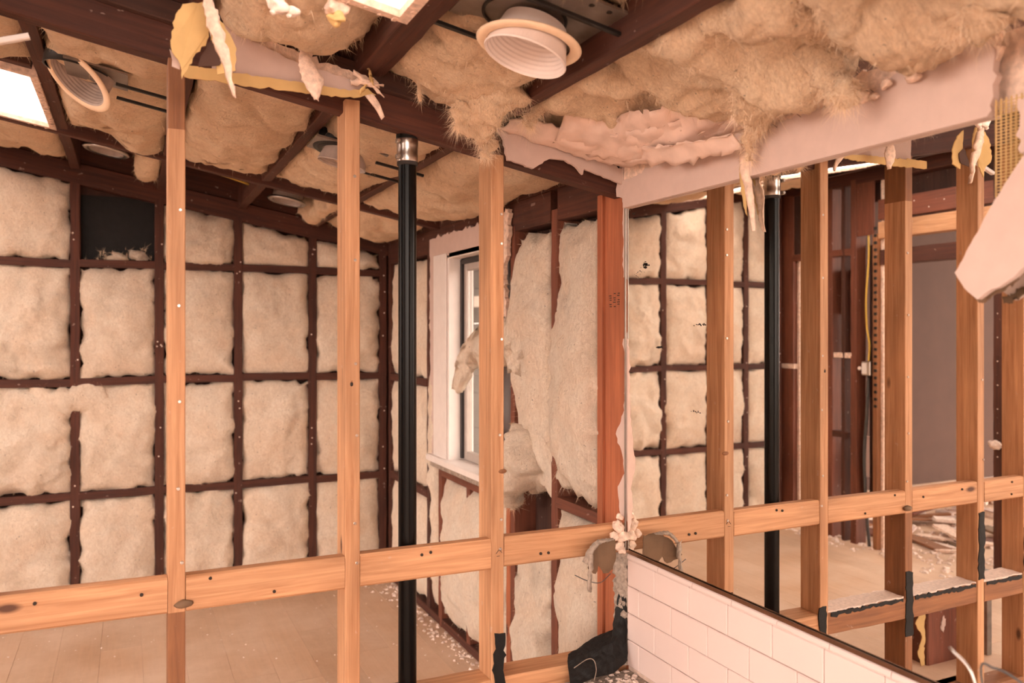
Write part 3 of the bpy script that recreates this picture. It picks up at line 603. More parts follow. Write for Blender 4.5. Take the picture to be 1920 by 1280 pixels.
# curling brown paper flap under the block
fp = pxsheet0('paper_flap', [(1153, 1010), (1125, 1011), (1104, 1030), (1090, 1058), (1096, 1066), (1112, 1073), (1120, 1058), (1130, 1074), (1149, 1067), (1155, 1040)], 1.975, 'brownpaper', .002, .002, 6, lambda c: (c.x, c.y-3.5*(c.x-1.245)**2-.25*(.75-c.z)**2, c.z)); tag(fp, 'curled brown backing paper flap torn off below the block at the corner', 'paper')
ribbon('curled_rim', [atY(u, v, 1.955) for u, v in ((1150, 1008), (1124, 1010), (1104, 1028), (1092, 1052))], [atY(u, v, 1.945) for u, v in ((1150, 1012), (1128, 1018), (1112, 1036), (1104, 1056))], 'mortar', fp, .002, 8, 4, .003, (0, -.006, 0), 3, .001)
ribbon('hanging_strip', [atY(u, v, 1.94) for u, v in ((1104, 1035), (1103, 1072), (1101, 1108))], [atY(u, v, 1.94) for u, v in ((1114, 1038), (1111, 1072), (1108, 1110))], 'mortar', fp, .002, 6, 3, .003, (0, -.004, 0), 5, .0012)
tube('wire_end', [atY(u, v, 1.96) for u, v in ((1078, 1078), (1100, 1088), (1125, 1092), (1145, 1075))], .0012, 'wiregrey', fp, 6, 5)
# black tar paper heap at the base of the corner
tq = [atY(u, v, y) for u, v, y in ((1162, 1105, 2.03), (1150, 1180, 2.03), (1110, 1198, 2.03), (1066, 1228, 2.02), (1064, 1242, 1.99), (1108, 1222, 1.985), (1148, 1206, 1.975), (1176, 1238, 1.965), (1150, 1262, 1.935), (1110, 1272, 1.925), (1070, 1290, 1.93), (1176, 1120, 1.992), (1176, 1180, 1.99))]
tf = world_mesh('tar_paper_flap', tq, [(1, 2, 5, 6), (2, 3, 4, 5), (6, 5, 9, 8), (5, 4, 10, 9), (6, 8, 7), (0, 1, 6, 12), (0, 12, 11), (12, 6, 7)], 'tar'); tag(tf, 'crumpled black tar paper heap at the foot of the tiled corner', 'tar paper')
sm_ = tf.modifiers.new('sub', 'SUBSURF'); sm_.subdivision_type = 'SIMPLE'; sm_.levels = sm_.render_levels = 4
tx = bpy.data.textures.new('crumple', 'CLOUDS'); tx.noise_scale = .035; dm = tf.modifiers.new('crumple', 'DISPLACE'); dm.texture = tx; dm.strength = .016; so_ = tf.modifiers.new('thick', 'SOLIDIFY'); so_.thickness = .003
tube('scratch', [atY(u, v, y) for u, v, y in ((1076, 1252, 1.955), (1100, 1236, 1.955), (1113, 1237, 1.95), (1118, 1255, 1.935), (1114, 1275, 1.92))], .0012, 'mortar', tf, 6, 6)
# tub ledge under the tiles with rubble
lg = box('ledge', (1.09, -.2, .30), (XM+.02, 1.99, .405), 'mortar', None, .006); tag(lg, 'rough mortar ledge under the pale tiles', kind='structure')
box('ledge_front', (1.10, -.2, 0), (1.16, 1.99, .30), 'redbrown', lg, .003)
R = random.Random(12); tag(crumbs('plaster_rubble', [((R.uniform(1.10, XM-.006), R.uniform(1.55, 1.98), .404), R.uniform(.002, .010)) for _ in range(420)], 'gravelwhite', None, 3), 'pale plaster crumbs on the ledge under the tiles', 'rubble', None, 'stuff')
# wires poking up before the mirror
wp = empty('loose_wires', (1.16, .8, .41), 'stiff bare wires poking up in front of the mirror at the lower right', 'wire')
tube('wire', [(1.17, .79, .41), (1.16, .80, .70), (1.15, .81, .853), (1.15, .852, .892)], .0022, 'steel', wp, 8, 6)
tube('wire', [(1.18, .76, .41), (1.16, .77, .70), (1.15, .80, .868), (1.15, .78, .886), (1.15, .745, .882), (1.15, .70, .86)], .0018, 'wiregrey', wp, 8, 6)
#================================================================== CEILING INSULATION
UC, NC = (1, 0, -KS), (-KS, 0, -1)
def cbatt(x0, x1, y0, y1, label, seed, off=-.002, mat='cbatt', **k):
    d = dict(bulge=.03, depth=.09, edge=(.014,)*4, lump=.028, fuzz=700, fl=(.006, .024), rec=.03); d.update(k)
    return batt('ceiling_batt', (x0, y0, roof(x0)+off), UC, (0, 1, 0), NC, (x1-x0)*1.017, y1-y0, mat, label, 'ceiling insulation between the joists', seed=seed, **d)
# bay between the stud wall and the middle rafter
def lobe(s, t): return (0, -.10*math.exp(-((s-.25)/.22)**2)*t**2, .05*math.exp(-((s-.72)/.18)**2-((t-.9)/.13)**2))
cbatt(-.213, .123, 2.10, 3.60, 'ceiling insulation around the tilted can light left of the first bright stud', 31, shape=lobe, edge=(.012, .012, .02, .05), fuzz=900)
cbatt(.167, .508, 2.10, 3.58, 'ceiling insulation between the first two bright studs, above the back room', 32, edge=(.012, .025, .02, .07), fuzz=900, bulge=.04)
cbatt(.552, .888, 2.10, 3.56, 'ceiling insulation around the can light behind the second bright stud', 33, edge=(.02, .03, .02, .06), fuzz=900)
cbatt(.932, 1.315, 2.10, 3.60, 'ceiling insulation over the window, right of the black pipe', 34, edge=(.03, .012, .02, .03), bulge=.05, fuzz=900)
cbatt(-.60, -.257, 2.10, 2.78, 'ceiling insulation before the skylight at the left photo edge', 35)
cbatt(-1.37, -1.02, 3.66, 4.40, 'ceiling insulation over the mirrored end of the back wall', 43)
# bay between the middle rafter and the back wall
def gap(s, t): return (0, -.10*max(0, fbm((s*2, 3, 1), 2.2, 3)+.15)*t*2, 0)
cbatt(-.60, -.257, 3.66, 4.34, 'ragged ceiling insulation behind the skylight, at the top of the back wall', 38, edge=(.012, .012, .02, .10), fuzz=600, shape=gap)
cbatt(.02, .123, 3.68, 4.25, 'small ceiling insulation scrap beside the bare can ring', 39, edge=(.02, .012, .02, .03))
cbatt(.932, 1.29, 3.66, 4.30, 'ceiling insulation in the back corner above the window wall', 40, edge=(.012, .012, .02, .09), bulge=.05)
cbatt(.64+.16, .888, 3.66, 4.34, 'ceiling insulation beside the second bare can ring', 41, edge=(.03, .012, .02, .06))
# near bays, above the camera
def puff(s, t): return (0, 0, .05*math.exp(-((s-.3)/.3)**2-((t-.5)/.3)**2))
cbatt(.168, .508, 1.62, 2.035, 'puffy yellowish insulation bulging down beside the near skylight', 51, off=.055, bulge=.07, lump=.035, edge=(.02, .02, .02, .02), res=.011, fuzz=1750, fl=(.008, .028), shape=puff)
def mess(s, t): return (0, 0, .030*math.exp(-((s-.6)/.25)**2-((t-.85)/.2)**2))
cbatt(.585, .888, 1.60, 2.04, 'ragged insulation sagging over the beam beside the large white can light', 52, off=.03, bulge=.05, lump=.035, edge=(.03, .02, .02, .04), res=.010, fuzz=3150, fl=(.008, .028), shape=mess, fw=.0003)
cbatt(.60, .888, .75, 1.40, 'insulation above the large white can light, nearest the camera', 53, off=.05, bulge=.03, res=.014, fuzz=1500)
def roll(s, t): return (0, 0, .022*math.sin(t*13+s*3)+.018*math.sin(s*7+t*4))
cbatt(.932, 1.285, 1.55, 2.0, 'folded insulation in the corner bay above the broken drywall', 54, off=.03, bulge=.02, lump=.03, res=.010, fuzz=1750, fl=(.008, .028), shape=roll, edge=(.012, .02, .02, .02), fw=.0003)
cbatt(.935, 1.29, 1.02, 1.56, 'thick insulation batt sagging over the middle of the mirror', 55, off=.01, bulge=.03, lump=.045, res=.010, fuzz=2450, fl=(.008, .028), shape=roll, edge=(.02, .03, .03, .03), fw=.0003)
cbatt(.935, 1.30, .55, 1.03, 'thick pale insulation batt hanging low at the upper right photo corner', 56, off=-.01, bulge=.03, lump=.05, res=.010, fuzz=2450, fl=(.008, .028), shape=roll, edge=(.02, .03, .03, .03), fw=.0003)
cbatt(.585, .888, .2, .72, 'insulation batt overhead beyond the top of the photo', 57, fuzz=300)
def tuft(name, pts, radii, label, seed, n=1800, mat='cbatt', lump=.032, flat=.7, fl=(.012, .045)):
    t = tube(name, pts, radii, mat, None, 18, 10, lump, 22, seed, flat); tag(t, label, 'insulation'); n = int(n*.6)
    o = WM[t.name].translation
    fibres('loose_fibres', [(v.co+o, v.normal) for v in t.data.vertices], t, n, fl, .0003, seed, .5); return t
tuft('insulation_tuft', [atY(u, v, y) for u, v, y in ((960, 150, 1.80), (930, 185, 1.84), (900, 215, 1.88), (898, 250, 1.92), (915, 272, 1.95), (908, 296, 1.96))], [.055, .05, .042, .030, .018, .005], 'wispy insulation tuft dangling in front of the beam above the third bright stud', 61, 3500)
tuft('insulation_tuft', [atY(u, v, 1.89) for u, v in ((880, 205), (866, 226), (856, 240))], [.03, .022, .006], 'short fuzzy insulation tuft beside the larger wisp on the beam', 62, 1600)
tuft('insulation_tuft', [atY(u, v, 1.86) for u, v in ((1035, 140), (1030, 175), (1012, 205), (995, 228), (990, 236))], [.04, .03, .024, .012, .003], 'wispy insulation tuft under the large white can light, before the sloping joist', 63, 2500)
tuft('insulation_tuft', [atX(u, v, x) for u, v, x in ((1440, 40, 1.12), (1430, 100, 1.15), (1425, 160, 1.19), (1420, 205, 1.22), (1412, 245, 1.25), (1405, 300, 1.265))], [.075, .062, .055, .048, .018, .004], 'long pale insulation wisp hanging over the drywall band above the mirror', 64, 4000, flat=.6)
tuft('insulation_tuft', [atX(u, v, 1.20) for u, v in ((1540, 90), (1560, 140), (1575, 175), (1580, 200))], [.05, .034, .028, .006], 'short insulation wisp over the middle of the drywall band', 65, 2200)
tuft('insulation_tuft', [atX(u, v, 1.18) for u, v in ((1850, 10), (1830, 40), (1790, 52), (1775, 56))], [.035, .03, .018, .003], 'pale insulation wisp at the upper right photo corner', 66, 1800)
for k, (pts, lab) in enumerate((([(787, 140), (786, 170), (788, 190)], 'thin insulation strand hanging left of the ragged ceiling batt'), ([(815, 150), (830, 175), (838, 184)], 'thin curved insulation strand hanging over the dark beam'))):
    tuft('insulation_strand', [atY(u, v, 1.93) for u, v in pts], [.008, .004, .001], lab, 70+k, 300, lump=.004, fl=(.01, .03))
#================================================================== RECESSED LIGHTS
def axis_m(c, d):
    d = V(d).normalized(); s = V((1, 0, 0)); return frame(V(c), V(c)+d, s)
RIB = [(.050, -.075), (.060, -.074)]+[(.064+.0014*k+(.0009 if k % 2 else 0), -.066+.0045*k) for k in range(15)]
def can_light(c, tilt, label, r=1.0, ring=True, drum='baffle', ringmat='ring', plate=True, offset=0, px=(-.13, .13), py=(-.08, .08), bars=(.35,), ringtilt=None, pz=.052, bx=(-.17, .15)):
    c = V(c); root = empty('recessed_light', c, label, 'light fixture', 'recessed ceiling lights'); A = axis_m(c, tilt)
    if ring:
        RA = axis_m(c-V(tilt).normalized()*offset, ringtilt or tilt)
        lathe('trim_ring', [(.086*r, -.002), (.090*r, .004), (.106*r, .003), (.111*r, -.001), (.108*r, -.004), (.086*r, -.004)], RA, ringmat, root, 56)
    if drum:
        p = [(a*r, z*r) for a, z in RIB]; out = [(0, 0), (.088*r, -.006*r), (.068*r, -.074*r), (.050*r, -.078*r)]
        lathe('baffle', p+[(.0875*r, .001), (.0895*r, -.002)]+out[1:], A, drum, root, 64, False)
        lathe('lamp_cap', [(1e-4, -.068*r), (.056*r, -.066*r), (.057*r, -.08*r), (1e-4, -.082*r)], A, 'bulbgrey', root, 32)
    if plate:
        z = pz
        v = [(c.x+a, c.y+b, roof(c.x+a)+zz) for zz in (z, z+.006) for a, b in ((px[0], py[0]), (px[1], py[0]), (px[1], py[1]), (px[0], py[1]))]
        world_mesh('housing_plate', v, [(3, 2, 1, 0), (4, 5, 6, 7), (0, 1, 5, 4), (1, 2, 6, 5), (2, 3, 7, 6), (3, 0, 4, 7)], 'galv', root)
        cc = V((c.x, c.y, roof(c.x)+z)); lathe('housing_can', [(.084*r, -.004), (.090*r, -.004), (.090*r, .07), (1e-4, .07)], axis_m(cc, (KS, 0, 1)), 'blackmetal', root, 40)
    for b in bars:
        y = c.y+b; x0, x1 = c.x+bx[0], c.x+bx[1]
        lumber('hanger_bar', (x0, y, roof(x0)+pz-.030), (x1, y, roof(x1)+pz-.030), .012, .008, 'blackmetal', root, (0, 1, 0), .001)
    return root
nd = V((-KS, 0, -1)).normalized()
can_light((.742, 1.515, roof(.742)-.034), (-.33, .06, -1), 'large white ribbed can light with a stained ring, hanging nearest the camera', 1.0, offset=.027, ringtilt=nd, px=(-.13, .15), py=(-.16, .10), bars=(-.13, .105))
for k in range(6): cyl('plate_hole', (.66+.04*k, 1.375, roof(.66+.04*k)+.0505), (.66+.04*k, 1.375, roof(.66+.04*k)+.0515), .006, 'mark', bpy.data.objects['recessed_light'], 10)
rr_ = ray(145, 150); cdir = -V(rr_).normalized(); rgt = V((CN, -SN, 0))
can_light(atY(145, 150, 2.62), cdir*.56+(rgt*-.78-V((0, 0, 1))*.62)*.83, 'tilted can light hanging from the ceiling by the left skylight', .98, drum='bulbgrey', px=(-.03, .13), py=(-.10, .07), bars=(-.085, .06), pz=-.022, bx=(.10, .255))
c3 = V((.632, 2.66, roof(.632)-.075)); can_light(c3, (-.25, .1, -1), 'grey can light half hidden behind the second bright stud', .9, ring=False, drum='bulbgrey', px=(-.10, .13), py=(-.10, .07), bars=(-.09, .08), pz=-.028, bx=(.09, .252))
lathe('flange', [(.082, 0), (.112, .002), (.112, .010), (.082, .012)], axis_m((c3.x+.02, c3.y, c3.z+.052), nd), 'blackmetal', bpy.data.objects['recessed_light.002'], 40)
def can_ring(c, label):
    c = V(c); root = empty('can_ring', c, label, 'light fixture', 'bare can rings')
    A = axis_m(c, nd); lathe('rim', [(.070, .0), (.085, .002), (.092, -.004), (.085, -.012), (.070, -.010)], A, 'steel', root, 40); lathe('can', [(.07, -.004), (.07, -.09), (1e-4, -.09)], A, 'bulbgrey', root, 32); return root
can_ring((-.09, 3.85, roof(-.09)+.005), 'bare metal can ring in the dark ceiling bay left of the first bright stud'); can_ring((.68, 3.97, roof(.68)+.005), 'bare metal can ring in the dark ceiling bay by the second bright stud')
tube('ceiling_cable', [(.16, 3.75, roof(.16)+.06), (.3, 3.85, roof(.3)+.04), (.42, 3.95, roof(.42)+.05), (.52, 4.0, roof(.52)+.05)], .005, 'wire', None, 8, 6); tag(bpy.data.objects['ceiling_cable'], 'yellowish cable lying in the dark ceiling bay', 'cable')
#================================================================== BROKEN DRYWALL UNDER THE CEILING
def pxsheet(name, pts, Y, mat, th=.010, amp=.002, seed=1, parent=None, nrm=(0, 1, 0), step=.01, skip=(), curl=None):
    P = [atY(u, v, Y) for u, v in pts]; q = jag([(p.x, p.z) for p in P], amp, step, seed, skip)
    return sheet(name, q, lambda p: V((p[0], Y, p[1])), th, nrm, mat, parent, curl)
dr = pxsheet('drywall_remnant', [(395, 25), (440, 60), (500, 88), (560, 118), (640, 142), (695, 160), (655, 173), (560, 158), (440, 143), (400, 140)], 1.95, 'drywall', .012, .0015, 3); tag(dr, 'long white drywall remnant along the beam between the first two bright studs', 'drywall')
pxsheet('paper_edge', [(345, 122), (400, 128), (455, 138), (560, 153), (655, 170), (690, 166), (705, 178), (640, 182), (540, 170), (460, 162), (345, 143)], 1.935, 'kraft', .004, .0015, 4, dr)
pxsheet('gypsum_core', [(420, 25), (480, 62), (560, 98), (640, 128), (700, 145), (712, 165), (640, 150), (560, 122), (480, 92), (425, 55)], 1.962, 'gypsum', .014, .003, 5, dr)
yf = pxsheet('paper_flap', [(319, 80), (327, 40), (342, 10), (380, 4), (394, 50), (386, 85), (368, 98), (354, 122), (341, 148), (338, 122), (322, 100)], 1.74, 'kraft', .004, .0015, 6, None, (0, 1, 0), .008, (), lambda c: (c.x, c.y-.9*(c.x-.13)**2*6+.3*(2.0-c.z)*.15, c.z)); tag(yf, 'yellow torn paper flap hanging at the top of the first bright stud', 'paper')
pxsheet('paper_backing', [(392, 20), (420, 45), (444, 92), (442, 132), (408, 140), (398, 90)], 1.77, 'kraft', .004, .0015, 7, yf)
pxsheet('paper_tatter', [(318, 92), (326, 100), (338, 122), (337, 130), (322, 124)], 1.745, 'drywall', .003, .002, 8, yf)
pxsheet('grey_tatter', [(398, 75), (420, 95), (412, 122), (372, 125), (376, 105)], 1.765, 'mauve', .003, .002, 9, yf)
st = ribbon('drywall_splinter', [atY(u, v, 1.71) for u, v in ((376, -15), (392, 45), (412, 105), (436, 180))], [atY(u, v, 1.71) for u, v in ((396, -15), (416, 40), (430, 105), (442, 185))], 'gypsum', None, .012, 8, 4, .006, (0, -.004, 0), 3, .0015); tag(st, 'long dangling drywall splinter over the yellow paper flap', 'drywall')
tg = ribbon('paper_tongue', [atY(u, v, y) for u, v, y in ((560, 92, 1.90), (562, 125, 1.87), (570, 155, 1.86), (590, 186, 1.86))], [atY(u, v, y) for u, v, y in ((582, 92, 1.90), (590, 120, 1.87), (607, 152, 1.86), (597, 188, 1.86))], 'gypsum', None, .003, 8, 6, .003, (0, -.008, 0), 4, .001); tag(tg, 'pinkish torn paper tongue drooping below the white drywall remnant', 'paper')
for k, (a, b, lab) in enumerate((((672, 178), (700, 150), 'upper splinter'), ((655, 160), (718, 162), 'flat splinter'), ((690, 135), (700, 160), 'small splinter'), ((660, 140), (722, 182), 'low splinter'))):
    A, B = atY(*a, 1.93), atY(*b, 1.92); ribbon('core_splinter', [A, A.lerp(B, .5), B], [A+V((0, 0, .012)), A.lerp(B, .5)+V((0, 0, .014)), B+V((0, 0, .003))], 'gypsum' if k % 2 else 'kraft', dr, .006, 5, 3, .006, (0, -.004, 0), k, .002)
hc = ribbon('drywall_chip', [atY(u, v, 1.92) for u, v in ((686, 178), (702, 200), (716, 224))], [atY(u, v, 1.92) for u, v in ((700, 176), (712, 196), (721, 219))], 'gypsum', None, .006, 5, 3, .002, (0, 0, 0), 2); tag(hc, 'small chip of drywall dangling left of the pipe coupling', 'drywall')
la = lumber('wood_lath', atY(-40, 84, 1.96), atY(55, 68, 1.96),   .016, .012, 'vinyl', None, (0, 1, 0)); tag(la, 'pale wooden lath end at the upper left photo edge', 'lath')
for k, (u, v, r, m) in enumerate(((522, 8, .018, 'gravelwhite'), (552, 22, .010, 'gravelwhite'), (512, 22, .006, 'gravelwhite'), (543, 30, .005, 'gravelwhite'), (630, 14, .020, 'gypsum'), (632, 34, .016, 'kraft'))):
    b = blob('plaster_chunk', atY(u, v, 1.62), r, m, None, .7, 50, 3, k, (1.1, .8, .9)); tag(b, ['largest white plaster chunk stuck to the puffy insulation', 'white plaster chunk right of the largest one', 'tiny white plaster bit left of the largest chunk', 'tiny white plaster bit below the chunks', 'pink plaster lump under the near skylight edge', 'yellow plaster lump under the near skylight edge'][k], 'plaster', 'plaster chunks on the insulation')
# right: on the beam and the corner
dr2 = pxsheet('drywall_remnant', [(933, 240), (945, 262), (952, 300), (975, 306), (1000, 316), (1032, 297), (1060, 300), (1080, 312), (1093, 327), (1095, 316), (1140, 334), (1176, 350), (1190, 330), (1100, 285), (1020, 262)], 1.995, 'drywall', .010, .0015, 11); tag(dr2, 'torn white drywall remnant on the beam right of the third bright stud', 'drywall')
A = [(.895, 1.99, 1.925), (1.06, 1.985, 1.885), (1.20, 1.96, 1.855), (1.27, 1.86, 1.835), (1.287, 1.68, 1.838), (1.288, 1.45, 1.850), (1.288, 1.30, 1.853)]
B = [(.915, 1.945, 1.945), (1.05, 1.90, 1.918), (1.12, 1.84, 1.90), (1.15, 1.74, 1.888), (1.18, 1.62, 1.885), (1.21, 1.45, 1.884), (1.25, 1.30, 1.878)]
cr = ribbon('ceiling_drywall', A, B, 'torn', None, .005, 10, 10, .008, (0, -.004, -.010), 5, .003); tag(cr, 'crumpled broken ceiling drywall curving round the corner above the mirror', 'drywall')
A2 = [atX(u, v, 1.24) for u, v in ((1090, 265), (1180, 300), (1290, 305), (1390, 275))]; B2 = [atX(u, v, 1.20) for u, v in ((1110, 250), (1210, 275), (1280, 268), (1370, 255))]
A3 = [(p[0]-.02, p[1]-.03, p[2]+.006) for p in A[1:]]; B3 = [(p[0]-.03, p[1]-.05, p[2]+.030) for p in B[1:]]
ribbon('paper_layer', A3, B3, 'torn', cr, .003, 10, 10, .012, (0, 0, -.014), 15, .004)
ribbon('ceiling_flap', A2, B2, 'torn', cr, .004, 10, 8, .010, (-.01, 0, .01), 9, .004)
sheet('shard', [(1.71, 1.862), (1.69, 1.875), (1.655, 1.85), (1.70, 1.925)], yz(1.21), .006, (1, 0, 0), 'gypsum', cr)
sheet('shard', [(1.60, 1.85), (1.52, 1.89), (1.42, 1.892), (1.40, 1.868), (1.50, 1.86)], yz(1.235), .007, (1, 0, 0), 'gypsum', cr)
for k, (u, v, r) in enumerate(((1600, 185, .013), (1620, 180, .014), (1640, 182, .009), (1730, 88, .022), (1700, 118, .017), (1712, 140, .014), (1660, 160, .010), (1745, 80, .012))):
    b = blob('plaster_chunk', atX(u, v, 1.275), r, 'gypsum', None, .7, 60, 3, k+20, (.6, 1.2, .8)); tag(b, '%s broken plaster lump from the left on the top edge of the drywall band' % ['first', 'second', 'third', 'largest', 'fifth', 'sixth', 'fourth', 'last'][k], 'plaster', 'plaster lumps on the drywall band')
tpx = ribbon('mesh_tape_strip', [atX(u, v, x) for u, v, x in ((1386, 268, 1.284), (1388, 320, 1.288), (1400, 375, 1.290), (1412, 432, 1.290))], [atX(u, v, x) for u, v, x in ((1404, 266, 1.284), (1406, 320, 1.288), (1413, 375, 1.290), (1416, 432, 1.290))], 'gypsum', None, .002, 8, 5, .005, (-.006, 0, 0), 3, .0012); tag(tpx, 'frayed yellow joint tape hanging in front of the mirror from the drywall band', 'tape')
ribbon('paper_strip', [atX(u, v, 1.286) for u, v in ((1385, 300), (1388, 350), (1398, 400))], [atX(u, v, 1.286) for u, v in ((1392, 300), (1396, 350), (1401, 402))], 'kraft', tpx, .002, 6, 3, .004, (0, 0, 0), 4, .001)
# hanging slab at the right photo edge
sl = sheet('drywall_slab', jag([tuple(atX(u, v, 1.25)[1:]) for u, v in ((1995, 175), (1888, 338), (1845, 410), (1790, 511), (1808, 540), (1832, 561), (1850, 548), (1900, 520), (1990, 430))], .0008, .008, 3, (0, 8)), yz(1.25), .012, (1, 0, 0), 'drywall'); tag(sl, 'broken drywall slab hanging diagonally before the mirror at the right photo edge', 'drywall')
ribbon('mesh_fringe', [atX(u, v, 1.268) for u, v in ((1828, 556), (1850, 546), (1890, 522), (1925, 492))], [atX(u, v, 1.272) for u, v in ((1836, 566), (1862, 556), (1897, 535), (1928, 505))], 'brownpaper', sl, .002, 8, 3, .004, (0, 0, 0), 3, .002)
vs_, fs = [], []
def bar(a, b, w):
    i = len(vs_); a, b = V(a), V(b); d = (b-a).normalized(); s = d.cross(V((1, 0, 0)))*w; x = V((w, 0, 0))
    for p in (a, b): vs_.extend([p-s-x, p+s-x, p+s+x, p-s+x])
    fs.extend([(i, i+1, i+5, i+4), (i+1, i+2, i+6, i+5), (i+2, i+3, i+7, i+6), (i+3, i, i+4, i+7)])
for k in range(9): bar((1.285, .868-.0085*k, 1.60), (1.285, .868-.0085*k, 1.76), .0009)
for k in range(30): bar((1.285, .868, 1.60+.0053*k), (1.285, .80, 1.60+.0053*k), .0007)
o = world_mesh('mesh_tape', vs_, fs, 'kraft'); tag(o, 'yellow fibreglass mesh tape hanging beside the end of the drywall band', 'tape')
o = sheet('drywall_chip', jag([(.815, 1.66), (.79, 1.66), (.79, 1.76), (.82, 1.745)], .003, .01, 4), yz(1.265), .01, (1, 0, 0), 'drywall'); tag(o, 'small drywall chip over the yellow mesh at the right photo edge', 'drywall')
#================================================================== LEFT PARTITION AND ROOM BEYOND (seen in the mirror)
XL = -1.67
wl = empty('wall_left', (XL, 3.6, 0), 'old stud partition with an opening, seen in the mirror', kind='structure')
def lst(y, w, z1=2.40, mat='redbrown', d=.09, z0=0): return lumber('stud', (XL-.045, y, z0), (XL-.045, y, z1), d, w, mat, wl, (1, 0, 0), .002, .003, int(y*77))
lst(4.45, .13, 2.37, 'redbrown'); lst(4.375, .02, 2.37, 'gypsum', .012); lst(4.08, .10, 2.37, 'redbrown'); lst(3.94, .03, 2.37, 'dark'); lst(3.855, .045, 2.37, 'redbrown'); lst(3.685, .035, 2.0, 'pine_old'); lst(3.655, .02, 2.37, 'gypsum', .03); lst(2.875, .06, 2.37, 'dark'); lst(2.45, .04, 2.37, 'dark')
for y0, y1, z, h, m in ((4.40, 3.87, 1.905, .045, 'redbrown'), (4.02, 3.87, 1.225, .035, 'gypsum'), (4.52, 4.38, 1.135, .035, 'gypsum'), (4.03, 3.9, .70, .04, 'dark')): lumber('block', (XL-.03, y0, z), (XL-.03, y1, z), .06, h, m, wl, (1, 0, 0))
lumber('header', (XL-.045, 3.66, 2.15), (XL-.045, 2.88, 2.15), .09, .125, 'redbrown', wl, (1, 0, 0), .002); lumber('header', (XL-.045, 3.66, 2.02), (XL-.045, 2.88, 2.02), .09, .105, 'pine', wl, (1, 0, 0), .002); lumber('header', (XL-.06, 3.66, 1.85), (XL-.06, 2.88, 1.85), .09, .095, 'dark', wl, (1, 0, 0), .002)
screws(wl, [(XL+.0, y_, z_) for y_, z_ in ((3.5, 2.13), (3.4, 2.17), (3.3, 2.12), (3.2, 2.15))]+[(XL, 2.88, .7+.13*k) for k in range(9)], (1, 0, 0), 'gravelwhite')
lumber('top_plate', (XL-.045, 2.1, 2.38), (XL-.045, 4.5, 2.38), .09, .08, 'dark', wl, (1, 0, 0))
box('panel', (XL-.12, 3.86, 1.50), (XL-.10, 4.05, 1.80), 'mauve', wl); box('panel', (XL-.12, 3.88, 1.24), (XL-.10, 4.0, 1.495), 'dark', wl); box('panel', (XL-.35, 3.84, .38), (XL-.33, 4.1, .66), 'drywall', wl)
box('back_panel', (XL-.16, 3.66, .3), (XL-.13, 3.84, 1.95), 'deck', wl)
box('panel', (XL-.02, 4.12, 1.93), (XL-.008, 4.40, 2.36), 'deck', wl); box('panel', (XL-.02, 3.70, 2.0), (XL-.008, 3.86, 2.36), 'redbrown', wl); box('panel', (XL-.10, 2.9, 2.22), (XL-.09, 3.86, 2.36), 'deck', wl)
for k in range(26): box('lath_nail_strip', (XL+.001, 3.668, .9+k*.045), (XL+.005, 3.690, .9+k*.045+.018), 'blackmetal', wl, 0)
blob('plaster_patch', (XL+.01, 2.885, .765), .03, 'gravelwhite', wl, .6, 40, 3, 2, (.5, 1.2, .7))
eb = empty('electrical_box', (XL-.02, 3.755, 1.11), 'small metal electrical box with yellow cable above, seen in the mirror', 'electrical box')
box('box_body', (XL-.045, 3.72, 1.10), (XL+.005, 3.785, 1.19), 'steel', eb, .004); box('cover', (XL+.004, 3.745, 1.11), (XL+.008, 3.782, 1.18), 'vinyl', eb, .002); cyl('knob', (XL, 3.80, 1.145), (XL+.012, 3.80, 1.145), .012, 'gravelwhite', eb, 12)
tube('yellow_cable', [(XL-.02, 3.75, 1.19), (XL-.02, 3.745, 1.30), (XL-.02, 3.765, 1.42), (XL-.02, 3.77, 1.60), (XL-.02, 3.75, 1.85), (XL-.03, 3.76, 2.03)], .006, 'wire', eb, 8, 8)
tube('conduit', [(XL-.02, 3.75, 1.10), (XL-.02, 3.765, .85), (XL-.02, 3.785, .55), (XL-.02, 3.765, .2), (XL-.02, 3.745, .005)], .010, 'wiregrey', eb, 10, 8)
wo = box('wall_far_left', (-6.2, 5.10, 0), (-1.72, 5.2, 3.2), 'mauve', None, 0); tag(wo, 'mauve drywall of the room beyond the partition', kind='structure')
# rubble on the floor of the room beyond
R = random.Random(21); mats = ['gypsum', 'pine_old', 'gravelwhite', 'brownpaper', 'redbrown', 'drywall']
for k in range(64):
    cx, cy = R.uniform(-3.9, -2.0), R.uniform(3.2, 4.35); L, W_ = R.uniform(.10, .45), R.uniform(.03, .10); a = R.uniform(0, 3.14); h = max(0, .20-.18*math.hypot((cx+3.1)/.9, (cy-3.9)/.6))*R.random()+.012; tl = R.uniform(-.1, .1)*(h > .03)
    d = V((math.cos(a), math.sin(a), tl))*L/2; o = lumber('rubble_piece', V((cx, cy, h))-d, V((cx, cy, h))+d, W_, R.uniform(.010, .022), mk := R.choice(mats), None, (-math.sin(a), math.cos(a), 0), .001, .006, k); tag(o, '%s in the rubble heap beyond the partition, seen in the mirror' % dict(gypsum='broken pinkish gypsum strip', pine_old='broken brown wood scrap', gravelwhite='broken white plaster strip', brownpaper='dark brown board scrap', redbrown='red-brown wood scrap', drywall='broken painted drywall strip')[mk], 'rubble', 'demolition rubble beyond the partition')
tag(crumbs('plaster_rubble', [((R.uniform(-4.0, -1.5), R.uniform(2.9, 4.4), 0), R.uniform(.004, .022)) for _ in range(900)], 'gravelwhite', None, 5), 'pale plaster dust and crumbs strewn over the mirrored floor', 'rubble', None, 'stuff')
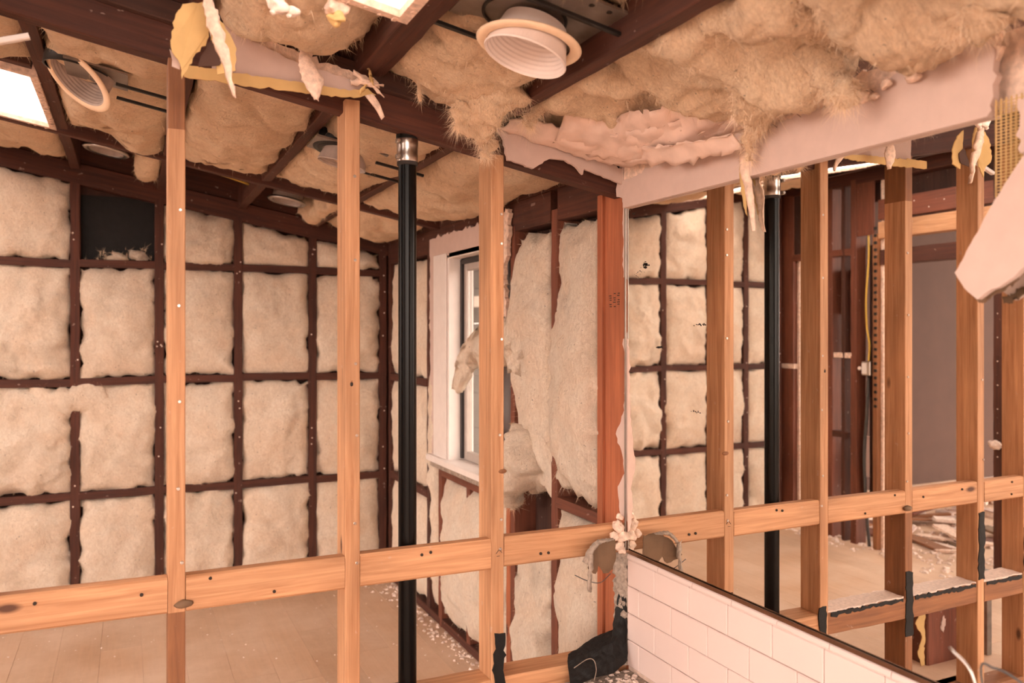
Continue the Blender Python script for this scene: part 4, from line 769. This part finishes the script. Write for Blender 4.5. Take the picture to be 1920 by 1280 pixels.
tag(crumbs('plaster_rubble', [((XW-abs(R.gauss(0, .05))-.005, R.uniform(2.2, 4.4), 0), R.uniform(.002, .012)) for _ in range(420)]+[((R.uniform(-.6, 1.25), R.uniform(2.4, 4.4), 0), R.uniform(.001, .005)) for _ in range(240)], 'gravelwhite', None, 6), 'plaster crumbs along the foot of the window wall', 'rubble', None, 'stuff')
# red-brown post stub, dark board and grey strip behind the stud wall (mirror, lower right)
ps = empty('post_stub', (-.50, 2.36, 0), 'cut red-brown post stub with white paint smears, seen low in the mirror', 'post')
lumber('post', (-.50, 2.36, 0), (-.50, 2.36, .215), .24, .10, 'redbrown', ps, (1, 0, 0), .004, .003); lumber('trim_board', (-.64, 2.33, 0), (-.64, 2.33, .17), .03, .07, 'red', ps, (1, 0, 0), .003, .003)
for k, (x_, z_) in enumerate(((-.47, .16), (-.60, .14))): blob('paint_smear', (x_, 2.3085, z_), .02, 'drywall', ps, .8, 60, 3, k, (.7, .12, 1.4))
pk = sheet('paper_strip', jag([(-.355, 0.0), (-.335, .05), (-.36, .12), (-.32, .18), (-.345, .22), (-.375, .22), (-.375, 0)], .003, .012, 3), lambda p: V((p[0], 2.32, p[1])), .003, (0, 1, 0), 'kraft', ps)
gs = lumber('metal_stud', (-.72, 2.30, 0), (-.72, 2.30, .36), .03, .05, 'galv', None, (1, 0, 0)); tag(gs, 'short grey metal stud beside the post stub, low in the mirror', 'metal stud')
# floor vent by the pipe
fv = empty('floor_vent', (.83, 2.75, 0), 'dark metal floor vent frame beside the black pipe', 'vent')
for a, b in (((.74, 2.45, 0), (.76, 3.05, .02)), ((.93, 2.45, 0), (.95, 3.05, .02)), ((.76, 3.03, 0), (.93, 3.05, .02)), ((.76, 2.45, 0), (.93, 2.47, .02))): box('vent_frame', a, b, 'blackmetal', fv, .002)
box('vent_well', (.76, 2.47, .001), (.93, 3.03, .006), 'mark', fv, 0)
for k in range(7): box('louvre', (.765+.024*k, 2.47, .004), (.770+.024*k, 3.03, .016), 'blackmetal', fv, .001)
